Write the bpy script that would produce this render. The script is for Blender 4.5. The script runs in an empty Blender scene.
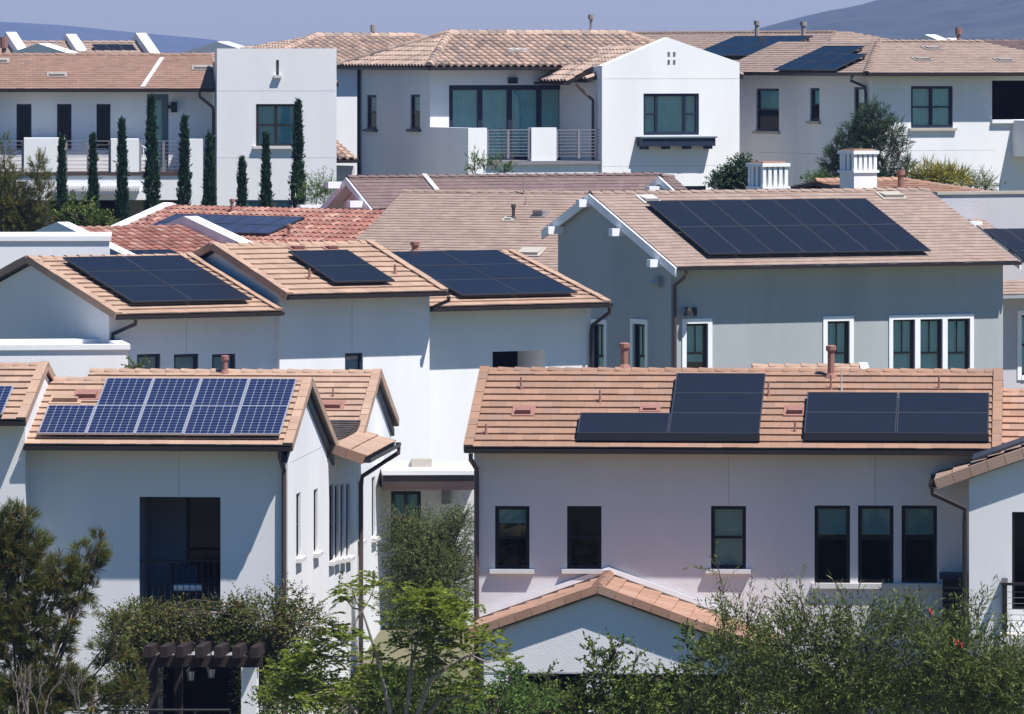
import bpy, math, random
import numpy as np
from mathutils import Vector, Matrix
random.seed(7); RNG = np.random.default_rng(11)
F_PX, CX, Y0, CZ = 7000.0, 512.0, 52.0, 14.0
CAM = Vector((0, 0, CZ)); ZV = Vector((0, 0, 1))
scene = bpy.context.scene; COL = scene.collection

def at(px, py, Y):
    return Vector(((px-CX)/F_PX*Y, Y, CZ-(py-Y0)/F_PX*Y))

# ------------------------------------------------------------------ materials
MATS = {}
def new_mat(name):
    m = bpy.data.materials.new(name); m.use_nodes = True
    nt = m.node_tree; b = nt.nodes['Principled BSDF']; MATS[name] = m
    return m, nt, b
def N(nt, t, **kw):
    n = nt.nodes.new(t)
    for k, v in kw.items():
        if k in n.inputs: n.inputs[k].default_value = v
        else: setattr(n, k, v)
    return n
def surf(name, c1, c2=None, rough=.8, scale=.6, fine=40., bump=.0, island=0., metal=0., spec=.3, c3=None, streak=False):
    """procedural surface: patchy mix c1/c2, optional per-tile change of tone, fine bump"""
    m, nt, b = new_mat(name); L = nt.links.new
    c2 = c2 or tuple(x*.9 for x in c1)
    tc = N(nt, 'ShaderNodeTexCoord')
    mp = N(nt, 'ShaderNodeMapping'); L(tc.outputs['Object'], mp.inputs['Vector'])
    if streak: mp.inputs['Scale'].default_value = (1, 1, .18)
    n1 = N(nt, 'ShaderNodeTexNoise', Scale=scale, Detail=6., Roughness=.65); L(mp.outputs[0], n1.inputs['Vector'])
    r = N(nt, 'ShaderNodeMapRange'); r.inputs['From Min'].default_value = .35; r.inputs['From Max'].default_value = .68
    L(n1.outputs['Fac'], r.inputs['Value'])
    mx = N(nt, 'ShaderNodeMix', data_type='RGBA'); mx.inputs[6].default_value = (*c1, 1); mx.inputs[7].default_value = (*c2, 1)
    L(r.outputs[0], mx.inputs[0]); out = mx.outputs[2]
    if island:
        g = N(nt, 'ShaderNodeNewGeometry')
        if c3:
            rr = N(nt, 'ShaderNodeMapRange'); rr.inputs['From Min'].default_value = .55; rr.inputs['From Max'].default_value = .95
            L(g.outputs['Random Per Island'], rr.inputs['Value'])
            m3 = N(nt, 'ShaderNodeMix', data_type='RGBA'); m3.inputs[7].default_value = (*c3, 1)
            L(rr.outputs[0], m3.inputs[0]); L(out, m3.inputs[6]); out = m3.outputs[2]
        mu = N(nt, 'ShaderNodeMath', operation='MULTIPLY'); mu.inputs[1].default_value = 37.31; L(g.outputs['Random Per Island'], mu.inputs[0])
        fr = N(nt, 'ShaderNodeMath', operation='FRACT'); L(mu.outputs[0], fr.inputs[0])
        v = N(nt, 'ShaderNodeMapRange'); v.inputs['To Min'].default_value = 1-island; v.inputs['To Max'].default_value = 1+island
        L(fr.outputs[0], v.inputs['Value'])
        hs = N(nt, 'ShaderNodeHueSaturation'); L(v.outputs[0], hs.inputs['Value']); L(out, hs.inputs['Color']); out = hs.outputs[0]
    L(out, b.inputs['Base Color'])
    b.inputs['Roughness'].default_value = rough; b.inputs['Metallic'].default_value = metal
    b.inputs['Specular IOR Level'].default_value = spec
    if bump:
        n2 = N(nt, 'ShaderNodeTexNoise', Scale=fine, Detail=4.); L(tc.outputs['Object'], n2.inputs['Vector'])
        bp = N(nt, 'ShaderNodeBump', Strength=bump, Distance=.02); L(n2.outputs['Fac'], bp.inputs['Height']); L(bp.outputs[0], b.inputs['Normal'])
    return m

surf('stucco_white', (.765, .76, .77), (.69, .685, .70), .9, .55, 45, .28, streak=True)
surf('stucco_bright', (.79, .785, .79), (.72, .715, .725), .9, .55, 45, .28, streak=True)
surf('stucco_pink', (.70, .675, .69), (.635, .61, .625), .9, .5, 45, .28, streak=True)
surf('stucco_grey', (.37, .395, .405), (.31, .335, .345), .9, .6, 45, .3, streak=True)
surf('stucco_mauve_and_shade', (.50, .48, .51), (.45, .43, .46), .9, .5, 22, .3, streak=True)  # mauve house paint; also stands in for shade on the gap walls
surf('joint', (.42, .42, .43), (.38, .38, .39), .9)
surf('tile_pink', (.31, .18, .122), (.265, .157, .108), .85, 1.1, 30, .3, island=.085, c3=(.265, .165, .122))
surf('tile_tan', (.40, .27, .195), (.34, .225, .163), .85, 1.0, 30, .3, island=.09, c3=(.36, .235, .175))
surf('tile_orange', (.37, .215, .15), (.31, .175, .12), .85, 1.0, 30, .3, island=.13, c3=(.34, .215, .16))
surf('tile_brown', (.34, .235, .18), (.27, .18, .14), .9, 1.2, 30, .3, island=.12, c3=(.30, .195, .15))
surf('tile_taupe', (.30, .222, .182), (.265, .195, .162), .9, .8, 30, .3, island=.08, c3=(.265, .188, .155))
surf('tile_russet', (.27, .165, .125), (.23, .14, .105), .9, .8, 30, .3, island=.09, c3=(.235, .15, .12))
surf('tile_mauve', (.17, .12, .115), (.14, .10, .095), .9, .8, 30, .3, island=.08, c3=(.15, .10, .095))
surf('barrel_red', (.30, .13, .098), (.24, .10, .08), .8, 1.4, 30, .2, island=.2, c3=(.36, .21, .16))
surf('barrel_blend', (.42, .30, .235), (.34, .24, .19), .8, 1.4, 30, .2, island=.2, c3=(.24, .185, .16))
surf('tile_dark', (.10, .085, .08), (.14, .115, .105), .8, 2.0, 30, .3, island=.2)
surf('bronze', (.022, .015, .015), (.017, .013, .013), .45, 1.5, spec=.4)
surf('bronze_light', (.085, .055, .052), (.065, .045, .042), .5, 1.5, spec=.4)
surf('black_trim', (.006, .007, .010), (.009, .009, .012), .5, 1.5, spec=.25)
surf('navy_trim', (.014, .024, .05), (.018, .028, .052), .5, 2.0)
surf('teal_trim', (.10, .15, .17), (.085, .13, .15), .55, 2.0)
surf('white_trim', (.80, .80, .82), (.74, .74, .76), .6, 2.0)
surf('sill_stone', (.62, .60, .60), (.55, .53, .53), .8, 3.0)
surf('sill_tan', (.42, .38, .33), (.36, .33, .28), .8, 3.0)
surf('unlit_interior', (.006, .006, .008), (.008, .008, .01), 1., spec=.05)  # near-black stands in for shade inside rooms, openings and recesses
surf('balcony_shade_wall', (.17, .19, .22), (.14, .155, .185), .9)  # balcony shade put into the wall colour
surf('curtain', (.52, .80, .80), (.40, .66, .68), .9, 2.)
surf('blind', (.30, .44, .48), (.25, .38, .42), .9, 2.)
surf('pv_skirt', (.008, .009, .013), None, .6, spec=.05)
surf('rail_metal', (.28, .26, .28), (.24, .22, .24), .45, 3., metal=.3)
surf('rail_black', (.02, .02, .022), (.02, .02, .022), .5)
surf('pipe_clay', (.30, .15, .12), (.24, .12, .10), .8, 6., island=0.)
surf('pipe_grey', (.30, .27, .25), (.24, .21, .2), .7, 6.)
surf('flashing', (.55, .53, .52), (.45, .43, .42), .6, 3.)
surf('pv_frame', (.042, .045, .055), (.035, .038, .045), .45, spec=.3)
surf('pv_silver', (.55, .56, .60), (.5, .5, .55), .4, metal=.6)
surf('wood_dark', (.03, .02, .02), (.018, .012, .012), .8, 6., streak=True)
surf('cushion', (.62, .66, .72), (.58, .6, .66), .9)
surf('bark', (.14, .10, .08), (.09, .065, .05), .9, 12., 40, .5)
surf('bark_pale', (.30, .25, .21), (.20, .165, .14), .9, 12., 40, .5)
surf('twig_grey', (.22, .18, .17), (.15, .12, .115), .9, 9.)
surf('ground_mat', (.16, .14, .09), (.09, .10, .05), .95, .25, 8, .6)
surf('street_mat', (.055, .055, .06), (.07, .07, .075), .9, .4, 60, .3)
surf('paving_mat', (.36, .34, .32), (.30, .28, .27), .9, .8, 60, .2)
surf('hill_mat', (.060, .062, .042), (.012, .022, .013), .95, .018, .01, .0)
surf('hill_town', (.55, .52, .48), (.45, .42, .38), .9, .05)

def leaf_mat(name, c1, c2, c3=None, trans=.25):
    m = surf(name, c1, c2, .6, .9, island=.4, spec=.12, c3=c3)
    nt = m.node_tree; b = nt.nodes['Principled BSDF']; out = nt.nodes['Material Output']
    col = b.inputs['Base Color'].links[0].from_socket
    t = nt.nodes.new('ShaderNodeBsdfTranslucent'); mx = nt.nodes.new('ShaderNodeMixShader'); mx.inputs[0].default_value = trans
    nt.links.new(col, t.inputs['Color']); nt.links.new(b.outputs[0], mx.inputs[1]); nt.links.new(t.outputs[0], mx.inputs[2])
    nt.links.new(mx.outputs[0], out.inputs['Surface'])
leaf_mat('leaf_cypress', (.032, .075, .035), (.018, .045, .025), (.03, .065, .03), .1)
leaf_mat('leaf_pine', (.10, .13, .03), (.045, .07, .02), (.21, .13, .04), .2)
leaf_mat('leaf_pine_deep', (.05, .095, .05), (.03, .06, .035), (.09, .12, .06), .2)
leaf_mat('leaf_feather', (.20, .245, .032), (.10, .145, .022), (.25, .27, .045), .38)
leaf_mat('leaf_oleander', (.12, .155, .035), (.05, .075, .018), (.19, .21, .07), .25)
leaf_mat('leaf_broad', (.10, .155, .032), (.04, .07, .016), (.19, .21, .05), .3)
leaf_mat('leaf_olive', (.15, .19, .065), (.08, .11, .04), (.20, .21, .10), .3)
leaf_mat('leaf_vine', (.115, .145, .035), (.055, .08, .02), (.20, .13, .05), .25)
leaf_mat('leaf_yellow', (.30, .27, .05), (.16, .19, .04), (.34, .26, .06), .3)
leaf_mat('leaf_fresh', (.12, .20, .05), (.07, .13, .03), None, .3)
surf('petal_red', (.5, .05, .05), (.4, .04, .05), .7)

def glass_mat(name, tint, refl=.09):
    m = bpy.data.materials.new(name); m.use_nodes = True; MATS[name] = m
    nt = m.node_tree; nt.nodes.remove(nt.nodes['Principled BSDF']); out = nt.nodes['Material Output']
    t = N(nt, 'ShaderNodeBsdfTransparent'); t.inputs[0].default_value = (*tint, 1)
    g = N(nt, 'ShaderNodeBsdfGlossy'); g.inputs['Roughness'].default_value = .03
    f = N(nt, 'ShaderNodeLayerWeight', Blend=.35 if refl > .05 else .15)
    a = N(nt, 'ShaderNodeMath', operation='ADD'); a.inputs[1].default_value = refl; nt.links.new(f.outputs['Fresnel'], a.inputs[0])
    mx = N(nt, 'ShaderNodeMixShader'); nt.links.new(a.outputs[0], mx.inputs[0]); nt.links.new(t.outputs[0], mx.inputs[1]); nt.links.new(g.outputs[0], mx.inputs[2])
    nt.links.new(mx.outputs[0], out.inputs['Surface'])
glass_mat('glass', (.84, .97, .96), .06); glass_mat('glass_dark', (.12, .14, .18), .02)

def pv_mat(name, base, line, nx, ny, lw, rough, dia=True):
    """solar laminate: generated UV-free grid in the panel's own coordinates (0..1 via Generated)"""
    m, nt, b = new_mat(name); L = nt.links.new
    tc = N(nt, 'ShaderNodeTexCoord'); sx = N(nt, 'ShaderNodeSeparateXYZ'); L(tc.outputs['Generated'], sx.inputs[0])
    def cell(o, n):
        a = N(nt, 'ShaderNodeMath', operation='MULTIPLY'); a.inputs[1].default_value = n; L(o, a.inputs[0])
        f = N(nt, 'ShaderNodeMath', operation='FRACT'); L(a.outputs[0], f.inputs[0])
        s = N(nt, 'ShaderNodeMath', operation='SUBTRACT'); s.inputs[1].default_value = .5; L(f.outputs[0], s.inputs[0])
        ab = N(nt, 'ShaderNodeMath', operation='ABSOLUTE'); L(s.outputs[0], ab.inputs[0]); return ab.outputs[0]
    cx_, cy_ = cell(sx.outputs[0], nx), cell(sx.outputs[1], ny)
    mxm = N(nt, 'ShaderNodeMath', operation='MAXIMUM'); L(cx_, mxm.inputs[0]); L(cy_, mxm.inputs[1])
    g1 = N(nt, 'ShaderNodeMath', operation='GREATER_THAN'); g1.inputs[1].default_value = .5-lw; L(mxm.outputs[0], g1.inputs[0])
    sm = N(nt, 'ShaderNodeMath', operation='ADD'); L(cx_, sm.inputs[0]); L(cy_, sm.inputs[1])
    g2 = N(nt, 'ShaderNodeMath', operation='GREATER_THAN'); g2.inputs[1].default_value = .83 if dia else 2.; L(sm.outputs[0], g2.inputs[0])
    mm = N(nt, 'ShaderNodeMath', operation='MAXIMUM'); L(g1.outputs[0], mm.inputs[0]); L(g2.outputs[0], mm.inputs[1])
    ns = N(nt, 'ShaderNodeTexNoise', Scale=2.2, Detail=3.); L(tc.outputs['Object'], ns.inputs['Vector'])
    mb_ = N(nt, 'ShaderNodeMix', data_type='RGBA'); mb_.inputs[6].default_value = (*base, 1); mb_.inputs[7].default_value = (*[x*1.5 for x in base], 1)
    L(ns.outputs['Fac'], mb_.inputs[0])
    mx = N(nt, 'ShaderNodeMix', data_type='RGBA'); mx.inputs[7].default_value = (*line, 1)
    L(mm.outputs[0], mx.inputs[0]); L(mb_.outputs[2], mx.inputs[6]); L(mx.outputs[2], b.inputs['Base Color'])
    b.inputs['Roughness'].default_value = rough; b.inputs['Specular IOR Level'].default_value = .10
    b.inputs['Coat Weight'].default_value = .0
pv_mat('pv_blue', (.010, .016, .052), (.20, .215, .25), 6, 10, .03, .3)
pv_mat('pv_black', (.011, .013, .020), (.015, .017, .026), 10, 6, .03, .28, False)

# ------------------------------------------------------------------ mesh builder
class MB:
    def __init__(s): s.v = []; s.f = []; s.m = []; s.names = []
    def mi(s, n):
        if n not in s.names: s.names.append(n)
        return s.names.index(n)
    def face(s, pts, mat):
        i = len(s.v); s.v += [tuple(p) for p in pts]; s.f.append(tuple(range(i, i+len(pts)))); s.m.append(s.mi(mat))
    def shape(s, verts, faces, mat):
        i = len(s.v); s.v += [tuple(p) for p in verts]; k = s.mi(mat)
        for f in faces: s.f.append(tuple(i+j for j in f)); s.m.append(k)
    def para(s, p, a, b, c, mat):
        """solid from corner p and three edge vectors"""
        if a.cross(b).dot(c) < 0: a, b = b, a
        q = [p, p+a, p+a+b, p+b, p+c, p+a+c, p+a+b+c, p+b+c]
        s.shape(q, [(0, 3, 2, 1), (4, 5, 6, 7), (0, 1, 5, 4), (1, 2, 6, 5), (2, 3, 7, 6), (3, 0, 4, 7)], mat)
    def box(s, c, sx, sy, sz, mat):
        s.para(Vector((c[0]-sx/2, c[1]-sy/2, c[2]-sz/2)), Vector((sx, 0, 0)), Vector((0, sy, 0)), Vector((0, 0, sz)), mat)
    def tube(s, pts, rad, mat, seg=6, cap=True):
        pts = [Vector(p) for p in pts]
        if not hasattr(rad, '__len__'): rad = [rad]*len(pts)
        vs = []; fs = []
        ref = None
        for i, p in enumerate(pts):
            t = (pts[min(i+1, len(pts)-1)]-pts[max(i-1, 0)])
            t = t.normalized() if t.length > 1e-9 else Vector((0, 0, 1))
            if ref is None: ref = t.orthogonal().normalized()
            ref = (ref - t*ref.dot(t))
            ref = ref.normalized() if ref.length > 1e-6 else t.orthogonal().normalized()
            bn = t.cross(ref)
            for k in range(seg):
                a = 2*math.pi*k/seg
                vs.append(p+(ref*math.cos(a)+bn*math.sin(a))*rad[i])
        for i in range(len(pts)-1):
            for k in range(seg):
                a = i*seg+k; b = i*seg+(k+1) % seg
                fs.append((a, b, b+seg, a+seg))
        if cap: fs.append(tuple(range(seg))[::-1]); fs.append(tuple((len(pts)-1)*seg+k for k in range(seg)))
        s.shape(vs, fs, mat)
    def prism(s, poly, n, t, mat):
        """convex polygon (list of Vector) extruded by -n*t"""
        k = len(poly); lo = [p-n*t for p in poly]
        fs = [tuple(range(k)), tuple(range(2*k-1, k-1, -1))]+[(i, i+k, (i+1) % k+k, (i+1) % k) for i in range(k)]
        s.shape(list(poly)+lo, fs, mat)
    def build(s, name, parent=None, loc=None):
        me = bpy.data.meshes.new(name); me.from_pydata(s.v, [], s.f)
        for n in s.names: me.materials.append(MATS[n])
        me.polygons.foreach_set('material_index', s.m); me.update()
        o = bpy.data.objects.new(name, me); COL.objects.link(o)
        if parent: o.parent = parent
        if loc is not None: o.location = loc
        return o

class Multi:
    """several separate pieces of one kind, each built as its own part"""
    def __init__(s): s.l = []
    def new(s): s.l.append(MB()); return s.l[-1]
    def para(s, *a): s.new().para(*a)
    def tube(s, *a): s.new().tube(*a)
    def build(s, name, parent=None):
        for m in s.l: m.build(name, parent)
def tag(o, label=None, cat=None, group=None, kind=None):
    if label: o['label'] = label
    if cat: o['category'] = cat
    if group: o['group'] = group
    if kind: o['kind'] = kind
    return o
def thing(name, label, cat, loc, rz=0, group=None):
    o = bpy.data.objects.new(name, None); COL.objects.link(o); o.location = loc; o.rotation_euler = (0, 0, rz); o.empty_display_size = .3
    return tag(o, label, cat, group)

# ------------------------------------------------------------------ houses
class House:
    def __init__(s, name, label, px, Y, phi, gz, cat='house', group=None):
        s.phi = math.radians(phi); s.O = Vector(((px-CX)/F_PX*Y, Y, gz)); s.gz = gz
        s.root = thing(name, label, cat, s.O, s.phi, group) if name else None
        s.R = Matrix.Rotation(-s.phi, 3, 'Z'); s.wall = MB(); s.jt = MB(); s.facs = []
    def ray(s, px, py):
        return s.R @ (CAM-s.O), s.R @ Vector(((px-CX)/F_PX, 1, -(py-Y0)/F_PX))
    def on(s, px, py, p, n):
        o, d = s.ray(px, py); t = (Vector(p)-o).dot(n)/d.dot(n); return o+d*t
    def F(s, px, py, v=0.):
        q = s.on(px, py, (0, v, 0), Vector((0, 1, 0))); return q.x, q.z
    def S(s, px, py, u=0.):
        q = s.on(px, py, (u, 0, 0), Vector((1, 0, 0))); return q.y, q.z
    def world(s, p):
        return s.O + s.R.transposed() @ Vector(p)
    def fac(s, kind, off, **k):
        f = Fac(s, kind, off); s.facs.append(f); return f
    def part(s, name, mb, parent=None): return mb.build(name, parent or s.root)
    def done(s, wall=True):
        if s.wall.f: s.part('wall', s.wall)

class Fac:
    """vertical wall plane; kind 'f' faces -v, 'l' faces -u, 'r' faces +u"""
    def __init__(s, H, kind, off):
        s.H = H; s.kind = kind; s.off = off; s.op = []
        if kind == 'f': s.A, s.d, s.n = Vector((0, off, 0)), Vector((1, 0, 0)), Vector((0, -1, 0))
        elif kind == 'r': s.A, s.d, s.n = Vector((off, 0, 0)), Vector((0, 1, 0)), Vector((1, 0, 0))
        elif kind == 'l': s.A, s.d, s.n = Vector((off, 0, 0)), Vector((0, -1, 0)), Vector((-1, 0, 0))
        elif kind == 'b': s.A, s.d, s.n = Vector((0, off, 0)), Vector((-1, 0, 0)), Vector((0, 1, 0))
    def px(s, px, py):
        q = s.H.on(px, py, s.A, s.n); return (q-s.A).dot(s.d), q.z
    def P(s, a, z, o=0.): return s.A+s.d*a+ZV*z+s.n*o
    def rect(s, x0, y0, x1, y1):
        xm = (x0+x1)/2; ym = (y0+y1)/2
        return s.px(x0, ym)[0], s.px(x1, ym)[0], s.px(xm, y1)[1], s.px(xm, y0)[1]
    def wall(s, s0, s1, z0, z1, mat, top=None, rev=.12, mb=None):
        mb = mb or s.H.wall
        op = [o for o in s.op if o[1] > s0 and o[0] < s1]
        xs = sorted({s0, s1, *[min(max(v, s0), s1) for o in op for v in o[:2]]}); zs = sorted({z0, z1, *[min(max(v, z0), z1) for o in op for v in o[2:4]]})
        for i in range(len(xs)-1):
            for j in range(len(zs)-1):
                a, b, c, d = xs[i], xs[i+1], zs[j], zs[j+1]; mx, mz = (a+b)/2, (c+d)/2
                if any(o[0] < mx < o[1] and o[2] < mz < o[3] for o in op): continue
                mb.face([s.P(a, c), s.P(b, c), s.P(b, d), s.P(a, d)], mat)
        for o in op:
            a, b, c, d = o[:4]; r = o[4] if len(o) > 4 else rev
            for (p, q) in (((a, c), (b, c)), ((b, c), (b, d)), ((b, d), (a, d)), ((a, d), (a, c))):
                mb.face([s.P(*p), s.P(*p, -r), s.P(*q, -r), s.P(*q)], o[5] if len(o) > 5 else mat)
        if top: mb.face([s.P(a, z) for a, z in top], mat)
    def joint(s, px, y0, y1):
        a, z1 = s.px(px, y0); _, z0 = s.px(px, y1)
        s.H.wall.para(s.P(a-.006, z0, -.01), s.d*.012, ZV*(z1-z0), s.n*.012, 'joint')
    def hjoint(s, x0, x1, py):
        a, z = s.px(x0, py); b, _ = s.px(x1, py)
        s.H.wall.para(s.P(a, z, -.01), s.d*(b-a), ZV*.012, s.n*.012, 'joint')
    def win(s, x0, y0, x1, y1, cols=1, rail=.5, cur=(.0, 1.), curm='curtain', fm='bronze', sill='sill_stone', trim=None, fw=.055, rec=.08,
            glass='glass', mun=0, lowdark=False, label=None, name='window', sash=True, splits=None):
        a, b, c, d = s.rect(x0, y0, x1, y1)
        return s.win_m(a, b, c, d, cols, rail, cur, curm, fm, sill, trim, fw, rec, glass, mun, lowdark, label, name, splits)
    def win_m(s, a, b, c, d, cols=1, rail=.5, cur=(.0, 1.), curm='curtain', fm='bronze', sill='sill_stone', trim=None, fw=.055, rec=.08,
              glass='glass', mun=0, lowdark=False, label=None, name='window', splits=None):
        if splits: cols = len(splits)
        s.op.append((a, b, c, d)); H = s.H
        m = MB(); g = .002
        def bar(p, q, r, t, o0=-rec-.05, o1=-rec+.03, mat=fm, mb=m): mb.para(s.P(p, r, o0), s.d*(q-p), ZV*(t-r), s.n*(o1-o0), mat)
        bar(a+g, b-g, c+g, c+fw); bar(a+g, b-g, d-fw, d-g); bar(a+g, a+fw, c+fw, d-fw); bar(b-fw, b-g, c+fw, d-fw)
        xs = []; x = a+fw; tot = b-a-fw*(cols+1)
        for k in range(cols):
            cw = tot*(splits[k]/sum(splits) if splits else 1/cols); x = xs[-1][1]+fw if xs else a+fw; xs.append((x, x+cw))
            if k: bar(x-fw, x, c+fw, d-fw)
        hz = c+fw+(d-c-2*fw)*(1-rail) if rail else None
        if rail:
            for x, y in (xs if not splits else [q for q, w_ in zip(xs, splits) if w_ == min(splits)]): bar(x, y, hz-.025, hz+.025, -rec-.04, -rec+.02)
        for k in range(mun):
            for x, y in xs: bar((x+y)/2-.012, (x+y)/2+.012, (hz or c)+.025, d-fw, -rec-.03, -rec+.005)
        # near-black box stands in for the unlit room behind the opening
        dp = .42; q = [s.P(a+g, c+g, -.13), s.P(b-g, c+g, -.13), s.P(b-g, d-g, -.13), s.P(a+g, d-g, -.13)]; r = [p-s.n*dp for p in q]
        m.shape(q+r, [(4, 5, 6, 7), (0, 1, 5, 4), (1, 2, 6, 5), (2, 3, 7, 6), (3, 0, 4, 7)], 'unlit_interior')
        w = H.part(name, m)
        if label: w['label'] = label
        p = MB()
        for x, y in xs:
            if rail and lowdark:
                p.face([s.P(x, hz+.02, -rec-.01), s.P(y, hz+.02, -rec-.01), s.P(y, d-fw, -rec-.01), s.P(x, d-fw, -rec-.01)], glass)
                p.face([s.P(x, c+fw, -rec), s.P(y, c+fw, -rec), s.P(y, hz-.02, -rec), s.P(x, hz-.02, -rec)], 'glass_dark')
            else: p.face([s.P(x, c+fw, -rec-.01), s.P(y, c+fw, -rec-.01), s.P(y, d-fw, -rec-.01), s.P(x, d-fw, -rec-.01)], glass)
        H.part('pane', p, w)
        if cur:
            k = MB(); z0, z1 = c+(d-c)*cur[0], c+(d-c)*cur[1]; n = max(4, int((b-a)/.045))
            if curm == 'blind':
                nn = max(4, int((z1-z0)/.06))
                for i in range(nn):
                    u, v = z0+(z1-z0)*i/nn, z0+(z1-z0)*(i+1)/nn
                    k.face([s.P(a+.02, u, -.145), s.P(b-.02, u, -.145), s.P(b-.02, v, -.165), s.P(a+.02, v, -.165)], curm)
            for i in range(n if curm != 'blind' else 0):
                x, y = a+.02+(b-a-.04)*i/n, a+.02+(b-a-.04)*(i+1)/n; o1, o2 = (-.15-.02*(i % 2), -.15-.02*((i+1) % 2)) if curm == 'curtain' else (-.15, -.15)
                k.face([s.P(x, z0, o1), s.P(y, z0, o2), s.P(y, z1, o2), s.P(x, z1, o1)], curm)
            H.part('curtain' if curm == 'curtain' else 'blind', k, w)
        if sill:
            k = MB(); k.para(s.P(a-.10, c-.09, -.02), s.d*(b-a+.20), ZV*.085, s.n*.13, sill); H.part('sill', k, w)
        if trim:
            k = MB(); t = .13
            k.para(s.P(a-t, c-t, .001), s.d*t, ZV*(d-c+2*t), s.n*.035, trim); k.para(s.P(b, c-t, .001), s.d*t, ZV*(d-c+2*t), s.n*.035, trim)
            k.para(s.P(a, d, .001), s.d*(b-a), ZV*t, s.n*.035, trim); k.para(s.P(a, c-t, .001), s.d*(b-a), ZV*t, s.n*.05, trim)
            H.part('trim', k, w)
        return w
    def recess(s, x0, y0, x1, y1, depth, mat, back=None):
        a, b, c, d = s.rect(x0, y0, x1, y1); s.op.append((a, b, c, d, depth, mat))
        if back: s.H.wall.face([s.P(a, c, -depth), s.P(b, c, -depth), s.P(b, d, -depth), s.P(a, d, -depth)], back)
        return a, b, c, d

# ------------------------------------------------------------------ roofs
def tiles(mb, poly, e, n, mat, ex=.34, w=.32, th=.045, kind='flat', lift=.0):
    """cover a planar convex polygon with courses of separate tiles"""
    sl = n.cross(e)
    if sl.z < 0: sl = -sl; e = -e
    o = poly[0]; P2 = [((p-o).dot(e), (p-o).dot(sl)) for p in poly]
    b0 = min(p[1] for p in P2); b1 = max(p[1] for p in P2)
    def span(b):
        xs = []
        for i in range(len(P2)):
            (x0, y0), (x1, y1) = P2[i], P2[(i+1) % len(P2)]
            if (y0-b)*(y1-b) <= 0 and abs(y1-y0) > 1e-9: xs.append(x0+(x1-x0)*(b-y0)/(y1-y0))
        return (min(xs), max(xs)) if len(xs) > 1 else None
    nr = max(1, int(round((b1-b0)/ex))); ex = (b1-b0)/nr
    V = lambda a, b, h: o+e*a+sl*b+n*h
    for i in range(nr):
        b = b0+i*ex; sp = span(b+ex*.5)
        if not sp: continue
        a0, a1 = sp; sh = (i % 2)*w*.5 if kind == 'flat' else 0
        k0 = math.floor((a0-sh)/w); k = k0
        while True:
            x0 = k*w+sh; x1 = x0+w; k += 1
            if x0 >= a1: break
            x0 = max(x0, a0); x1 = min(x1, a1)
            if x1-x0 < .03: continue
            if kind == 'flat':
                j = random.uniform(-.005, .006); hb = random.uniform(0, .006); g = .0015
                bb = b+j; t = th+hb
                lo = t-min(.028, th*.6); eb = b+ex+.02
                vs = [V(x0+g, bb, lo), V(x1-g, bb, lo), V(x1-g, bb, t), V(x0+g, bb, t), V(x0+g, eb, .010), V(x1-g, eb, .010), V(x0+g, eb, .0), V(x1-g, eb, .0)]
                mb.shape(vs, [(0, 1, 2, 3), (3, 2, 5, 4), (0, 3, 4, 6), (1, 7, 5, 2), (0, 6, 7, 1)], mat)
            else:
                hb = random.uniform(0, .01); r = (x1-x0)*.5*.78; xm = (x0+x1)/2; sg = 5
                prof = [(x0, .01)]+[(xm-r*math.cos(math.pi*q/sg), .012+r*.75*math.sin(math.pi*q/sg)) for q in range(sg+1)]+[(x1, .01)]
                m_ = len(prof)
                vs = [V(x, b, h+.028+hb) for x, h in prof]+[V(x, b+ex+.02, h) for x, h in prof]+[V(x, b, h-.02) for x, h in prof]
                fs = [(q, q+1, q+1+m_, q+m_) for q in range(m_-1)]+[(q+2*m_, q+1+2*m_, q+1, q) for q in range(m_-1)]
                mb.shape(vs, fs, mat)

def caps(mb, p, q, mat, w=.13, h=.09, seg=.34):
    """ridge or hip cap tiles laid along a line, each lapping the next"""
    if isinstance(mb, Multi): mb = mb.new()
    p, q = Vector(p), Vector(q); L = (q-p).length; n = max(1, int(L/seg)); t = (q-p)/L
    sd = t.cross(ZV).normalized(); up = sd.cross(t)
    for i in range(n):
        a = p+t*(L*i/n); b = p+t*(L*(i+1)/n+.03); k = random.uniform(0, .008)
        vs = []
        for c, l in ((a, .022+k), (b, .0)):
            vs += [c-sd*w+up*(l-h*.3), c-sd*w*.75+up*(l+h*.35), c-sd*w*.3+up*(l+h*.8), c+sd*w*.3+up*(l+h*.8), c+sd*w*.75+up*(l+h*.35), c+sd*w+up*(l-h*.3)]
        mb.shape(vs, [(j, j+1, j+7, j+6) for j in range(5)]+[(0, 5, 4, 3, 2, 1), (6, 7, 8, 9, 10, 11)], mat)
def rake(mb, p, q, out, mat, w=.16, h=.17, seg=.34, lift=.075):
    """barge tiles: L shaped pieces over the sloping roof edge; out points away from the roof"""
    if isinstance(mb, Multi): mb = mb.new()
    p, q = Vector(p), Vector(q); L = (q-p).length; n = max(1, int(L/seg)); t = (q-p)/L
    up = out.cross(t); up = up if up.z > 0 else -up
    for i in range(n):
        a = p+t*(L*i/n+.004); l = t*(L/n-.008); k = random.uniform(0, .01)
        mb.para(a-out*w+up*(lift-.028), l, out*(w+.0), up*(.028+k), mat)
        mb.para(a+up*(lift-h), l+up*0, out*.03, up*(h+k), mat)
def deck(mb, poly, n, mat, t=.14, drop=.006):
    if isinstance(mb, Multi): mb = mb.new()
    mb.prism([p-n*drop for p in poly], n, t, mat)
def pnorm(poly):
    n = (poly[1]-poly[0]).cross(poly[2]-poly[0]).normalized(); return n if n.z > 0 else -n

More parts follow.
